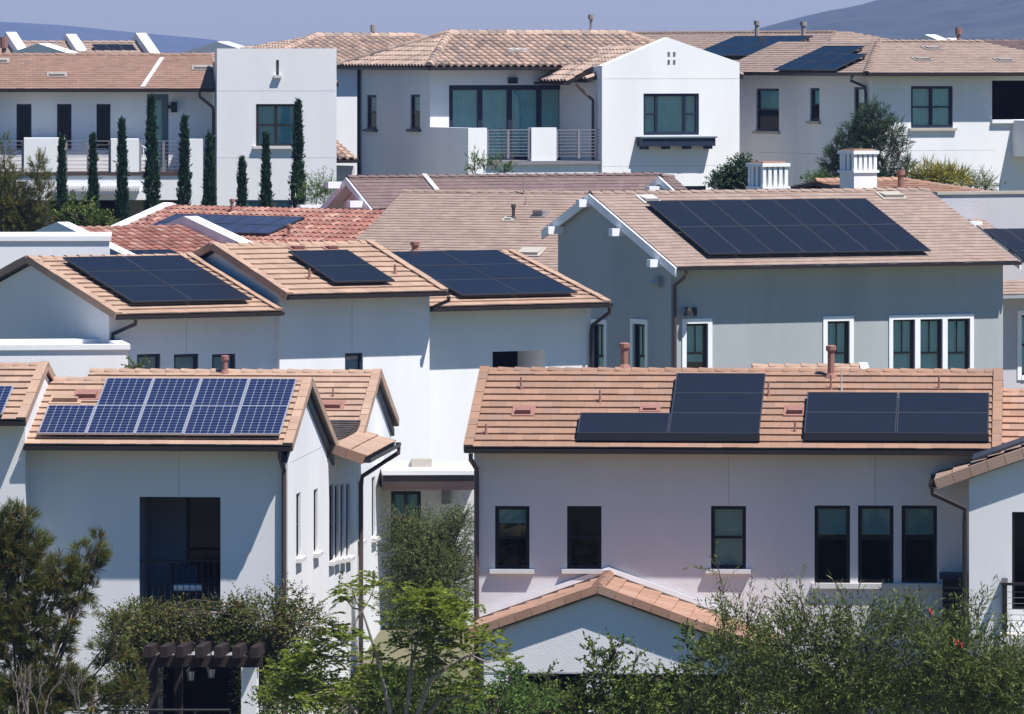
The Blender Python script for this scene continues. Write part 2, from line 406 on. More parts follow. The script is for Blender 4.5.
class Roof:
    def __init__(s, H, mat, fascia='bronze', kind='flat', ex=.34, w=.32, th=.045, capmat=None):
        s.H = H; s.mat = mat; s.fm = fascia; s.k = dict(kind=kind, ex=ex, w=w, th=th); s.t = MB(); s.dk = Multi(); s.c = Multi(); s.g = Multi(); s.capmat = capmat or mat
    def plane(s, pts, e=None, th=.10):
        pts = [Vector(p) for p in pts]; n = pnorm(pts); e = (pts[1]-pts[0]).normalized() if e is None else e
        tiles(s.t, pts, e, n, s.mat, **s.k); deck(s.dk, pts, n, s.fm, th); return n
    def gable(s, ax, a0, a1, f, zf, r, zr, b, zb, rakes=(1, 1), gutter=(1, 0), rk=None, rh=.17):
        """ridge runs along ax ('u' or 'v'); front eave (f,zf), ridge (r,zr), back eave (b,zb)"""
        P = (lambda a, c, z: Vector((a, c, z))) if ax == 'u' else (lambda a, c, z: Vector((c, a, z)))
        s.plane([P(a0, f, zf), P(a1, f, zf), P(a1, r, zr), P(a0, r, zr)])
        s.plane([P(a1, b, zb), P(a0, b, zb), P(a0, r, zr), P(a1, r, zr)])
        caps(s.c, P(a0, r, zr-.01), P(a1, r, zr-.01), s.capmat, h=.06)
        for k, a, sg in ((0, a0, -1), (1, a1, 1)):
            if rakes[k]:
                out = P(sg, 0, 0)-P(0, 0, 0)
                rake(s.c, P(a, f, zf), P(a, r, zr), out, rk or s.capmat, h=rh); rake(s.c, P(a, b, zb), P(a, r, zr), out, rk or s.capmat, h=rh)
        for k, c, z, sg in ((0, f, zf, -1 if f < r else 1), (1, b, zb, 1 if f < r else -1)):
            if gutter[k]: s.gutter(P(a0, c, z), P(a1, c, z), P(0, sg, 0)-P(0, 0, 0))
    def gutter(s, p, q, out, mat='bronze', d=.11, h=.085):
        p, q = Vector(p), Vector(q); g = s.g.new()
        g.para(p-ZV*(h+.005)-out*.07, q-p, out*(d+.07), ZV*h*.15, mat); g.para(p-ZV*h+out*d, q-p, out*.015, ZV*(h+.0), mat)
        g.para(p-ZV*h+out*.004, (q-p).normalized()*.015, out*d, ZV*h, mat); g.para(q-ZV*h+out*.004, -(q-p).normalized()*.015, out*d, ZV*h, mat)
    def vent(s, px, py, p, n, h=.35, r=.05, mat='pipe_clay', cap=True):
        """pipe through the roof, standing where the pixel meets the roof plane"""
        q = s.H.on(px, py, p, n); m = MB()
        m.tube([q-ZV*.1, q+ZV*h], r, mat, 8)
        if cap: m.tube([q+ZV*(h-.01), q+ZV*(h+.02), q+ZV*(h+.10), q+ZV*(h+.12)], [r*1.15, r*1.5, r*1.5, r*.9], mat, 8)
        m.tube([q-ZV*.02, q+ZV*.10], [r*2.2, r*1.2], mat, 8)
        s.H.part('vent_pipe', m)
    def hood(s, px, py, p, n, w=.4, d=.4, h=.1, mat='pipe_clay', open_mat=None):
        """low box vent on the slope"""
        n = n.normalized(); q = s.H.on(px, py, p, n); e = Vector((1, 0, 0)) if abs(n.x) < abs(n.y) else Vector((0, 1, 0)); sl = n.cross(e).normalized()
        if sl.z < 0: sl = -sl
        m = MB(); b = q-e*w/2+n*.03
        m.para(b-e*.08-sl*.08, e*(w+.16), sl*(d+.16), n*.015, mat)
        m.shape([b, b+e*w, b+e*w+n*h, b+n*h, b+sl*d+n*.03, b+e*w+sl*d+n*.03], [(3, 2, 5, 4), (0, 3, 4), (1, 5, 2)], mat)
        m.face([b+n*.02, b+e*w+n*.02, b+e*w+n*h, b+n*h], open_mat or mat)
        s.H.part('roof_vent', m)
    def done(s, name='roof'):
        r = s.H.part(name, s.t)
        if s.dk.l: s.H.part('fascia', s.dk, r)
        if s.c.l: s.H.part('ridge_tile', s.c, r)
        if s.g.l: s.H.part('gutter', s.g, r)
        return r
def downspout(H, pts, r=.04, mat='bronze'):
    m = MB(); m.tube(pts, r, mat, 6); H.part('downspout', m)

def solar(H, label, p, n, BL, BR, TL, cols, rows, skip=(), mat='pv_black', frame='pv_frame', lift=.13, gap=.012, skirt=False, group=None, name='solar_array', edir=None):
    """racked array standing proud of a roof plane of house H; pixel corners are read on the lifted plane"""
    n = n.normalized(); p = Vector(p)+n*lift
    bl, br, tl = (H.on(*q, p, n) for q in (BL, BR, TL))
    e = edir if edir is not None else Vector((1, 0, 0)); sl = n.cross(e).normalized()
    if sl.z < 0: sl = -sl
    W = (br-bl).dot(e)/cols; Hh = (tl-bl).dot(sl)/rows
    if W < 0: e = -e; W = -W
    Rw = Matrix.Rotation(H.phi, 3, 'Z')
    root = thing(name, label, 'solar array', H.world(bl), 0, group)
    ew, sw = Rw@e, Rw@sl; nw = ew.cross(sw)
    if nw.z < 0: ew_, org = -ew, bl+e*W*cols; root.location = H.world(org); nw = ew_.cross(sw); flip = True
    else: ew_, flip = ew, False
    M = Matrix((ew_, sw, nw)).transposed().to_4x4()
    root.rotation_euler = M.to_euler()
    fw = .022; w, h = W-gap, Hh-gap
    fr = MB(); gl = MB()
    for (x, y, a, b) in ((0, 0, w, fw), (0, h-fw, w, fw), (0, fw, fw, h-2*fw), (w-fw, fw, fw, h-2*fw)):
        fr.para(Vector((x, y, 0)), Vector((a, 0, 0)), Vector((0, b, 0)), Vector((0, 0, .04)), frame)
    gl.para(Vector((fw, fw, .005)), Vector((w-2*fw, 0, 0)), Vector((0, h-2*fw, 0)), Vector((0, 0, .03)), mat)
    p0 = None
    for c in range(cols):
        for r in range(rows):
            if (c, r) in skip: continue
            if p0 is None: p0 = fr.build('solar_panel', root); g0 = gl.build('glass', p0); o, g = p0, g0
            else:
                o = p0.copy(); COL.objects.link(o); o.parent = root; g = g0.copy(); COL.objects.link(g); g.parent = o
            o.location = (c*W, r*Hh, random.uniform(-.004, .004))
    rl = MB()
    for r in range(rows):
        for k in (.22, .78):
            y = (r+k)*Hh; c0 = min([c for c in range(cols) if (c, r) not in skip]); c1 = max([c for c in range(cols) if (c, r) not in skip])+1
            rl.para(Vector((c0*W+.03, y, -.05)), Vector(((c1-c0)*W-.06, 0, 0)), Vector((0, .04, 0)), Vector((0, 0, .045)), 'pv_frame' if frame == 'pv_frame' else 'pv_silver')
            for c in range(c0, c1+1): rl.para(Vector((min(max(c*W-.03, c0*W+.1), c1*W-.16), y, -.17)), Vector((.05, 0, 0)), Vector((0, .04, 0)), Vector((0, 0, .13)), 'rail_metal')
    if rl.f: rl.build('mounting_rail', root)
    if skirt:
        sk = MB(); c0 = min([c for c in range(cols) if (c, 0) not in skip])
        sk.shape([Vector((c0*W, -.005, .04)), Vector((cols*W, -.005, .04)), Vector((cols*W, -.16, -.06)), Vector((c0*W, -.16, -.06)), Vector((c0*W, -.16, -.1)), Vector((cols*W, -.16, -.1))], [(0, 3, 2, 1), (3, 4, 5, 2)], 'pv_skirt')
        sk.build('skirt', root)
    return root
V3 = Vector
def ridge_from(H, px, py, ve, ze, p):
    q = H.on(px, py, (0, ve, ze), V3((0, -p, 1))); return q.y, q.z

# ================================================================== FRONT LEFT HOUSE
H = House('townhouse', 'white townhouse at the front left with tan gables, blue solar panels and an open balcony', 288, 140, -5, 0)
p = .34; ve = -.62
_, ze = H.F(160, 446, ve)
vr, zr = ridge_from(H, 313, 380.5, ve, ze, p)
u0 = H.F(24, 500)[0]; u1 = .14
vb, _ = H.S(338.5, 447, u1); zb = zr-p*(vb-vr)
zw = ze+p*(-ve)-.16
vEnd, _ = H.S(391, 500, 0)
vrB, zrB = H.S(380, 372, u1); vfB = H.S(362, 440, u1)[0]-.2; zfB = zrB-p*(vrB-vfB); vbB = H.S(398, 437, u1)[0]; zbB = zrB-p*(vbB-vrB)
FLp, FLn = (0, ve, ze), V3((0, -p, 1))
ff = H.fac('f', 0)
ra, rb, rc, rd = ff.recess(139.5, 497, 220.5, 612, 1.7, 'balcony_shade_wall')
ga, gb, gc, gd = ff.rect(146, 655, 241, 760)
ff.op.append((ga, gb, .05, gd, 2.5))
ff.wall(u0, 0, -1, zw, 'stucco_white')
# inside of the balcony
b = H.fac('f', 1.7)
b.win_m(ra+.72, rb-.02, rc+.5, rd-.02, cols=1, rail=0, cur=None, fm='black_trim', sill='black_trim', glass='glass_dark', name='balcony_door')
b.wall(ra, rb, rc, rd, 'balcony_shade_wall')
gback = MB(); gback.face([ff.P(ga, .05, -2.5), ff.P(gb, .05, -2.5), ff.P(gb, gd, -2.5), ff.P(ga, gd, -2.5)], 'unlit_interior'); H.part('patio_dark_back', gback)  # near-black sheet stands in for the shade deep in the patio
bf = MB(); bf.para(ff.P(ra, rc-.12, -1.7), ff.d*(rb-ra), ZV*.125, ff.n*1.72, 'sill_stone'); H.part('balcony_floor', bf)
rl = MB(); zt = rc+1.02
rl.tube([ff.P(ra, zt, -.05), ff.P(rb, zt, -.05)], .022, 'rail_black'); rl.tube([ff.P(ra, rc+.1, -.05), ff.P(rb, rc+.1, -.05)], .016, 'rail_black')
k = int((rb-ra)/.125)
for i in range(k+1):
    a = ra+(rb-ra)*i/k; rl.tube([ff.P(a, rc+.0, -.05), ff.P(a, zt, -.05)], .009, 'rail_black', 5)
H.part('railing', rl)
ff.joint(179, 452, 497)
# side wall
fs = H.fac('r', 0)
for x0, y0, x1, y1 in ((296.3, 493, 300.6, 557), (313.8, 489, 317.8, 552), (329.2, 485, 333.4, 560), (334.9, 484.5, 338.7, 558.5), (340.6, 484, 344.2, 557.5), (346.2, 483.5, 349.8, 556.5),
                       (358.6, 480, 361.6, 540), (371.8, 477, 375.2, 537), (384.9, 474, 388, 533)):
    fs.win(x0, y0, x1, y1, rail=.5, cur=(.5, 1.), fm='black_trim', sill='sill_stone', fw=.05, lowdark=True)
zwb = zb+p*.25-.16
vm = vb-.35
fs.wall(0, vm, -1, min(zw, zwb), 'stucco_white', top=[(0, min(zw, zwb)), (vm, min(zw, zwb)), (vm, zr-p*(vm-vr)-.12), (vr, zr-.12), (0, zw)])
zmid = min(zw, zwb)
fs.wall(vm, vfB+.3, -1, zmid, 'stucco_white')
zeB = zbB+p*(vbB-vEnd)-.14; zlo = min(zmid, zeB, zfB)
fs.wall(vfB+.3, vEnd, -1, zlo, 'stucco_white', top=[(vfB+.3, zlo), (vEnd, zlo), (vEnd, zeB), (vrB, zrB-.12), (vfB+.3, zfB+p*.3-.14)])
H.fac('l', u0).wall(-vEnd, 0, -1, zlo, 'stucco_white'); H.fac('b', vEnd).wall(0, -u0, -1, zlo, 'stucco_white')
fs.hjoint(290, 327, 463)
R = Roof(H, 'tile_tan', 'bronze')
ul = H.on(24, 446, FLp, FLn).x
R.gable('u', ul, u1, ve, ze, vr, zr, vb, zb, rakes=(0, 1), gutter=(1, 0))
uB = H.on(90, 372, (0, vrB, 0), V3((0, 1, 0))).x
R.gable('u', uB, u1, vfB, zfB, vrB, zrB, vbB, zbB, rakes=(0, 1), gutter=(0, 1))
R.done()
# dark barge boards on the sunny gable ends
bb = Multi()
for (f, zf, r_, z_) in ((ve, ze, vr, zr), (vb, zb, vr, zr), (vfB, zfB, vrB, zrB), (vbB, zbB, vrB, zrB)):
    bb.para(V3((u1-.20, f, zf-.16)), V3((0, r_-f, z_-zf)), V3((.12, 0, 0)), ZV*-.16, 'navy_trim')
H.part('barge_board', bb)
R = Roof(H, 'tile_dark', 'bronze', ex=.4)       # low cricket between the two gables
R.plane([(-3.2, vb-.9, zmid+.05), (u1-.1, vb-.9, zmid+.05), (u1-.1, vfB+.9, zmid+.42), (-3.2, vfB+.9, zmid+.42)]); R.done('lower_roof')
# lean-to roof over the row of four windows
sv0, sz0 = H.S(328, 447, 0); sv1, _ = H.S(360, 441, 0); pr = .78; dz = .24
R = Roof(H, 'tile_tan', 'bronze', capmat='tile_pink')
R.plane([(pr, sv0, sz0-dz), (pr, sv1, sz0-dz), (0.02, sv1, sz0+.02), (0.02, sv0, sz0+.02)])
rake(R.c, (pr, sv0, sz0-dz), (0.02, sv0, sz0+.02), V3((0, -1, 0)), 'tile_pink', h=.2)
R.gutter((pr, sv0, sz0-dz), (pr, sv1, sz0-dz), V3((1, 0, 0))); R.done('window_roof')
q = V3((pr+.08, sv1-.1, sz0-dz-.1))
downspout(H, [q, q-ZV*.12, V3((.1, sv0+(sv1-sv0)*.93, sz0-dz-.72)), V3((.07, sv0+(sv1-sv0)*.93, sz0-dz-.95)), V3((.07, sv0+(sv1-sv0)*.93, 0))], .05, 'bronze_light')
q = V3((-.08, ve-.06, ze-.1)); downspout(H, [q, q-ZV*.1, V3((-.07, -.07, ze-.5)), V3((-.07, -.07, ze-.8)), V3((-.07, -.07, 0))], .05, 'bronze_light')
for px, py in ((179, 0),): pass
R0 = Roof(H, 'tile_tan')
R0.vent(225, 374, (0, vrB, zrB), V3((0, -.34, 1)), h=.3, r=.06)
R0.vent(333, 398, (0, vfB, zfB), FLn, h=.22, r=.018, cap=False); R0.hood(331, 410, (0, vfB, zfB), FLn, mat='pipe_clay')
R0.hood(86, 400, FLp, FLn, mat='pipe_clay'); R0.hood(65, 404, FLp, FLn, w=.5, d=.3, mat='tile_tan')
# attached wing at the picture's left edge
wf = H.fac('f', -.55)
wve = -.95; _, wze = H.F(10, 421, wve); wp = .34
wr = H.on(47, 365, (0, wve, wze), V3((0, -wp, 1))); wu1 = H.F(24.5, 424, wve)[0]
wl = H.F(-60, 424, wve)[0]; wz = wze+wp*.4-.16
wf.wall(wl, wu1-.05, -1, wz, 'stucco_white')
H.fac('r', wu1-.05).wall(-.55, 2*wr.y+.5, -1, wz, 'stucco_white', top=[(-.55, wz), (2*wr.y+.5, wz), (wr.y, wr.z-.12)])
H.fac('l', wl).wall(-2*wr.y-.5, .55, -1, wz, 'stucco_white', top=[(-2*wr.y-.5, wz), (.55, wz), (-wr.y, wr.z-.12)]); H.fac('b', 2*wr.y+.5).wall(-wu1+.05, -wl, -1, wz, 'stucco_white')
R = Roof(H, 'tile_tan', 'bronze'); R.gable('u', wl, wu1, wve, wze, wr.y, wr.z, 2*wr.y-wve, wze, rakes=(0, 1)); R.done('wing_roof')
H.done(); FL = H
solar(H, 'blue solar array with white grid lines, five columns, on the front left tan roof', FLp, FLn, (37.5, 434.5), (281, 434.5), (54.5, 379), 5, 2, skip=((0, 1),), mat='pv_blue', frame='pv_silver', edir=V3((1, 0, 0)), lift=.12)
solar(H, 'blue solar panel cut by the left photo edge on the small wing roof', (0, wve, wze), V3((0, -wp, 1)), (-42, 415), (3, 415), (-35, 387), 1, 1, mat='pv_blue', frame='pv_silver')
# chair on the balcony
ch = thing('armchair', 'dark wicker armchair with a pale blue seat cushion on the shaded balcony', 'chair', H.world(b.P((ra+rb)/2+.05, rc, .95)), H.phi+.15)
m = MB()
for x in (-.3, .3):
    for y in (-.28, .28):
        leg = MB(); leg.para(V3((x-.025, y-.025, .006)), V3((.05, 0, 0)), V3((0, .05, 0)), ZV*(.38 if y < 0 else .38), 'wood_dark'); leg.build('leg', ch)
for x in (-.33, .33):
    a = MB(); a.para(V3((x-.035, -.33, .56)), V3((.07, 0, 0)), V3((0, .66, 0)), ZV*.05, 'wood_dark'); a.para(V3((x-.025, -.31, .38)), V3((.05, 0, 0)), V3((0, .05, 0)), ZV*.18, 'wood_dark'); a.build('armrest', ch)
m.para(V3((-.33, -.31, .32)), V3((.66, 0, 0)), V3((0, .62, 0)), ZV*.07, 'wood_dark'); m.build('seat', ch)
m = MB()
for i in range(7): m.para(V3((-.32+i*.094, .27, .38)), V3((.07, 0, 0)), V3((0, .04, 0)), V3((0, .10, .50)), 'wood_dark')
m.build('backrest', ch)
m = MB(); m.para(V3((-.28, -.28, .39)), V3((.56, 0, 0)), V3((0, .5, 0)), ZV*.11, 'cushion'); m.build('cushion', ch)
m = MB(); m.para(V3((-.2, .14, .50)), V3((.4, 0, 0)), V3((0, .1, 0)), V3((0, .07, .34)), 'navy_trim')
m.build('back_cushion', ch)

# ================================================================== PERGOLA
P0 = House(None, None, 150, 135.5, -5, 0)
def pz(py): return P0.F(200, py)[1]
def pu(px): return P0.F(px, 650)[0]
pg = thing('pergola', 'dark brown timber pergola with rafter ends under flowering vine beside the front left house', 'pergola', P0.O, P0.phi)
dep = 3.6
for v in (0, dep):
    m = MB(); m.para(V3((pu(148), v, pz(667))), V3((pu(262)-pu(148), 0, 0)), V3((0, .14, 0)), ZV*(pz(656)-pz(667)), 'wood_dark'); m.build('beam', pg)
for x in (150, 166, 182, 201, 220, 238, 256):
    m = MB(); a = pu(x); z0, z1 = pz(656)+.003, pz(645)
    m.para(V3((a-.06, -.45, z0)), V3((.15, 0, 0)), V3((0, dep+.6, 0)), ZV*(z1-z0), 'wood_dark'); m.build('rafter', pg)
for x, w_, mt in ((153, .16, 'wood_dark'), (249, .30, 'stucco_bright')):
    for v in (.0, dep):
        m = MB(); m.para(V3((pu(x)-w_/2, v-.0+.001, 0)), V3((w_, 0, 0)), V3((0, w_ if mt != 'wood_dark' else .14, 0)), ZV*(pz(667)-.003), mt)
        o = m.build('post', pg)
        if mt != 'wood_dark': o['label'] = 'white plastered square pergola post'
def lantern(px, py0, py1, label):
    a = pu(px); z1 = pz(py0); h = z1-pz(py1); r = .085
    t = thing('lantern', label, 'lantern', P0.world((a, .55, z1-h)), P0.phi, 'lanterns under the pergola')
    m = MB()
    m.tube([(0, 0, 0), (0, 0, .02)], [.06, .07], 'rail_black', 6)
    for k in range(6):
        c, s_ = math.cos(k*math.pi/3), math.sin(k*math.pi/3); m.tube([(c*.06, s_*.06, .02), (c*r, s_*r, h*.68)], .008, 'rail_black', 4)
    m.tube([(0, 0, h*.68), (0, 0, h*.72), (0, 0, h*.95), (0, 0, h)], [r*1.25, r*1.2, .03, .015], 'rail_black', 6)
    m.build('lantern_frame', t); m = MB(); m.tube([(0, 0, .02), (0, 0, h*.68)], [.052, r*.9], 'cushion', 6); m.build('lantern_glass', t)
    m = MB(); m.tube([(0, 0, h), (0, 0, h+pz(657)-pz(py0)+.05)], .008, 'rail_black', 4); m.build('chain', t)
lantern(187, 669, 684, 'left of the two black lanterns hanging under the dark pergola')
lantern(207.5, 667, 681, 'right of the two black lanterns hanging under the dark pergola')
fe = thing('garden_fence', 'low thin black metal rail fence across the bottom left of the garden', 'fence', at(125, 714, 131)*1.0)
fe.location.z = 0
fx = [((px-CX)/F_PX*131-fe.location.x) for px in (30, 60, 90, 125, 160, 195, 230)]; fz = at(0, 710, 131).z
m = MB(); m.tube([(fx[0], 0, fz), (fx[-1], 0, fz)], .022, 'rail_black'); m.tube([(fx[0], 0, .12), (fx[-1], 0, .12)], .018, 'rail_black'); m.build('rail', fe)
for x in fx:
    m = MB(); m.para(V3((x-.02, -.02, 0)), V3((.04, 0, 0)), V3((0, .04, 0)), ZV*(fz-.022), 'rail_black'); m.build('post', fe)

# ================================================================== FRONT RIGHT HOUSE
H = House('townhouse', 'pinkish white townhouse at the front right with six dark windows and pink roof tiles', 474, 140, -4.4, 0)
p = .34; ve = -.60; _, ze = H.F(740, 449.5, ve); vr, zr = ridge_from(H, 740, 370.5, ve, ze, p)
FRp, FRn = (0, ve, ze), V3((0, -p, 1))
ul = H.F(465, 450, ve)[0]; ur = H.F(1000, 450, ve)[0]; vb = 2*vr-ve; zw = ze-p*ve-.16; ue = H.F(1180, 500)[0]
ff = H.fac('f', 0)
for x0, x1, cur in ((495, 529.5, (.72, .98)), (567, 601.5, None), (711, 746, (.03, .98))):
    ff.win(x0, 506, x1, 568.8, rail=.5, cur=cur, curm='blind', fm='black_trim', sill='sill_stone', fw=.07, lowdark=x1 < 700, glass='glass_dark' if cur is None else 'glass')
for x0, x1 in ((814.5, 850), (858, 893.5), (901.5, 937)):
    ff.win(x0, 505.5, x1, 583, rail=.42, cur=(.62, .98), curm='blind', fm='black_trim', sill=None, fw=.07, lowdark=True)
a, b_, c, d = ff.rect(812, 583, 947, 588.5)
m = MB(); m.para(ff.P(a, c, -.02), ff.d*(b_-a), ZV*(d-c-.005), ff.n*.12, 'sill_stone'); H.part('sill', m)
u968 = H.F(969, 500)[0]
ff.wall(0, ue, -1, zw, 'stucco_pink')
ff.joint(728.5, 456, 505); ff.joint(875.5, 456, 505); 
for k, u, s0, s1 in (('l', 0, -2*vr, 0), ('r', ue, 0, 2*vr)):
    H.fac(k, u).wall(s0, s1, -1, zw, 'stucco_pink', top=[(s0, zw), (s1, zw), ((s0+s1)/2, zr-.14)])
H.fac('b', 2*vr).wall(-ue, 0, -1, zw, 'stucco_pink')
R = Roof(H, 'tile_pink', 'bronze', ex=.36)
R.gable('u', ul, ur, ve, ze, vr, zr, vb, ze, rakes=(1, 1), rk='tile_pink')
R.done()
# lower continuation of the roof to the right
q = H.on(1010, 391, (0, ve+.5, ze-.05), FRn)
R = Roof(H, 'tile_orange', 'bronze', ex=.36)
R.gable('u', ur+.03, ue, ve+.5, ze-.05, q.y, q.z, 2*q.y-ve, ze-.1, rakes=(0, 1)); R.done('lower_roof')
q = V3((ul+.12, ve-.06, ze-.1)); downspout(H, [q, q-ZV*.12, V3((-.02+.08, -.08, ze-.45)), V3((.06, -.08, ze-.8)), V3((.06, -.08, 0))], .05, 'bronze_light')
R0 = Roof(H, 'tile_pink')
for px, py, h, r, cp in ((624.5, 369, .42, .075, True), (831, 378, .55, .07, True)):
    R0.vent(px, py, FRp, FRn, h=h, r=r, mat='pipe_clay', cap=cp)
for px, py, h in ((521, 390, .26), (600, 403, .26), (939, 390, .28), (831, 390, .3), (486, 435, .22), (795, 433, .22), (768.5, 397, .3)):
    R0.vent(px, py, FRp, FRn, h=h, r=.02, mat='pipe_clay', cap=False)
R0.hood(523, 416, FRp, FRn, w=.3, mat='pipe_clay'); R0.hood(795, 416, FRp, FRn, w=.3, mat='pipe_clay'); R0.hood(650, 412, FRp, FRn, w=.26, d=.25, h=.06, mat='pipe_clay')
R0.vent(841.5, 391, FRp, FRn, h=.45, r=.012, mat='flashing', cap=False)
FR = H
solar(H, 'black solar array stepping from one panel to three on the front right roof', FRp, FRn, (577, 434.5), (760, 434.5), (590.5, 374.5), 2, 3, skip=((0, 1), (0, 2)), skirt=True)
solar(H, 'black two by two solar array near the right end of the front right pink roof', FRp, FRn, (804, 434.5), (989, 434.5), (811, 393.5), 2, 2, skirt=True)

# entry gable in front of it
gd_ = 3.3
_, _ = 0, 0
gx = H.fac('f', -gd_)
ga, gza = gx.px(598, 588); gl, gzl = gx.px(466, 634); gr = gx.px(778, 650)[0]
slp = (gza-gzl)/(ga-gl); zeg = gza-slp*(ga-gl); zer = gza-slp*(gr-ga)
R = Roof(H, 'tile_orange', 'navy_trim', ex=.36)
R.plane([(gl, 0, zeg), (gl, -gd_-.17, zeg), (ga, -gd_-.17, gza), (ga, 0, gza)])
R.plane([(gr, -gd_-.17, zer), (gr, 0, zer), (ga, 0, gza), (ga, -gd_-.17, gza)])
caps(R.c, (ga, -gd_-.17, gza+.03), (ga, 0, gza+.03), 'tile_orange')
for u, ze_ in ((gl, zeg), (gr, zer)): rake(R.c, (u, -gd_-.17, ze_), (ga, -gd_-.17, gza), V3((0, -1, 0)), 'tile_orange', h=.155, w=.18)
R.done('entry_roof')
fl = Multi()
for u, ze_ in ((gl, zeg), (gr, zer)): fl.para(V3((u, -.03, ze_+.07)), V3((ga-u, 0, gza-ze_)), V3((0, -.04, 0)), ZV*.10, 'white_trim')
H.part('flashing', fl)
wl_, wr_ = gl+.35, gr-.35; _, zb_ = gx.px(600, 674)
zz = zeg+slp*.35-.16
gx.wall(wl_, wr_, zb_, zz-.5, 'stucco_white', top=[(wl_, zz-.5), (wr_, zz-.5), (wr_, max(zz-.5, zer+slp*.35-.16)), (ga, gza-.15), (wl_, zz)])
H.wall.para(V3((wl_, -gd_, zb_)), V3((wr_-wl_, 0, 0)), V3((0, .3, 0)), ZV*.03, 'stucco_white')
for u, w_ in ((wl_, .5), (wr_-.5, .5), (ga-.25, .5)):
    H.wall.para(V3((u, -gd_+.01, -1)), V3((w_, 0, 0)), V3((0, .4, 0)), ZV*(zb_+1), 'stucco_white')
dm = MB(); dm.para(V3((wl_+.5, -.25, 0)), V3((wr_-wl_-1, 0, 0)), V3((0, .2, 0)), ZV*(zb_-.1), 'unlit_interior'); H.part('garage_opening', dm)  # near-black block stands in for the shaded opening under the gable
# louvred equipment housing on the wall
a, b_, c, d = ff.rect(943, 577, 967, 668)
m = MB(); m.para(ff.P(a, c, .0), ff.d*(b_-a), ZV*(d-c), ff.n*.55, 'black_trim'); m.para(ff.P(a-.06, d, .0), ff.d*(b_-a+.12), ZV*.1, ff.n*.62, 'navy_trim')
for i in range(14): m.para(ff.P(a+.03, c+.12+i*(d-c-.2)/14, .55), ff.d*(b_-a-.06), ZV*.05, ff.n*.03, 'bronze_light')
H.part('vent_housing', m)
H.done()

# ================================================================== RIGHT EDGE HOUSE
H = House('townhouse', 'white gabled townhouse cut by the right edge with a cable rail balcony', 969, 136.5, -4.4, 0)
ff = H.fac('f', 0)
el = H.F(935, 483, -.2); rx = H.F(1075, 434, -.2); sl_ = (rx[1]-el[1])/(rx[0]-el[0])
uE = 2*rx[0]
a, b_, c, d = ff.rect(1012, 512, 1060, 610)
ff.win_m(a, b_, c, d, cols=2, rail=0, cur=None, fm='black_trim', sill=None, glass='glass_dark', name='balcony_door')
zc = el[1]+sl_*(0-el[0])-.16
ff.wall(0, uE, -1, zc, 'stucco_white', top=[(0, zc), (uE, zc), (rx[0], rx[1]-.16)])
H.fac('l', 0).wall(-3.4, 0, -1, zc, 'stucco_white'); H.fac('r', uE).wall(0, 3.4, -1, zc, 'stucco_white')
R = Roof(H, 'tile_brown', 'navy_trim', ex=.36)
R.plane([(el[0], 3.3, el[1]), (el[0], -.2, el[1]), (rx[0], -.2, rx[1]), (rx[0], 3.3, rx[1])])
R.plane([(2*rx[0]-el[0], -.2, el[1]), (2*rx[0]-el[0], 3.3, el[1]), (rx[0], 3.3, rx[1]), (rx[0], -.2, rx[1])])
caps(R.c, (rx[0], -.2, rx[1]+.03), (rx[0], 3.3, rx[1]+.03), 'tile_brown')
rake(R.c, (el[0], -.2, el[1]), (rx[0], -.2, rx[1]), V3((0, -1, 0)), 'tile_brown', h=.2, w=.2)
R.gutter((el[0], 3.3, el[1]), (el[0], -.2, el[1]), V3((-1, 0, 0))); R.done()
n = V3((-sl_, 0, 1))
q = V3((el[0]-.05, -.3, el[1]-.08)); downspout(H, [q, q-ZV*.12, V3((-.08, -.1, el[1]-.5)), V3((-.08, -.07, el[1]-.8)), V3((-.08, -.07, 0))], .05)
arr = thing('solar_array', 'black solar panel seen edge on, on the roof at the right edge', 'solar array', H.world(V3((H.F(972, 466)[0], .1, 0))+ZV*(rx[1]+sl_*(H.F(972, 466)[0]-rx[0])+.15)), H.phi)
m = MB(); L_ = 1.7; m.para(V3((0, 0, 0)), V3((L_, 0, L_*sl_)), V3((0, 1.6, 0)), ZV*.05, 'pv_frame'); m.build('solar_panel', arr)
# balcony
a, b_, c, d = ff.rect(1000, 632, 1080, 641)
bm = MB(); bm.para(ff.P(a, c, 0), ff.d*(b_-a), ZV*(d-c), ff.n*1.3, 'sill_stone'); H.part('balcony_floor', bm)
bm = MB(); bm.para(ff.P(a+.05, d, 0), ff.d*.1, ZV*.02, ff.n*.1, 'bronze'); 
for s_ in (a+.05, a+1.2, b_-.1):
    bm.para(ff.P(s_, d, 1.18), ff.d*.09, ZV*1.0, ff.n*.09, 'bronze')
bm.para(ff.P(a+.05, d, .02), ff.d*.09, ZV*1.0, ff.n*.09, 'bronze')
bm.para(ff.P(a+.03, d+1.0, 1.16), ff.d*(b_-a), ZV*.05, ff.n*.12, 'bronze'); bm.para(ff.P(a+.03, d+1.0, .02), ff.d*.12, ZV*.05, ff.n*1.12, 'bronze')
for i in range(8):
    z = d+.1+i*.11; bm.tube([ff.P(a+.09, z, 1.22), ff.P(b_, z, 1.22)], .007, 'rail_metal', 4); bm.tube([ff.P(a+.09, z, 1.22), ff.P(a+.09, z, .05)], .007, 'rail_metal', 4)
H.part('railing', bm)
bm = MB(); bm.para(ff.P(a+.1, c-.28, 0), ff.d*.12, ZV*.28, ff.n*.9, 'navy_trim'); H.part('bracket', bm)
H.done()

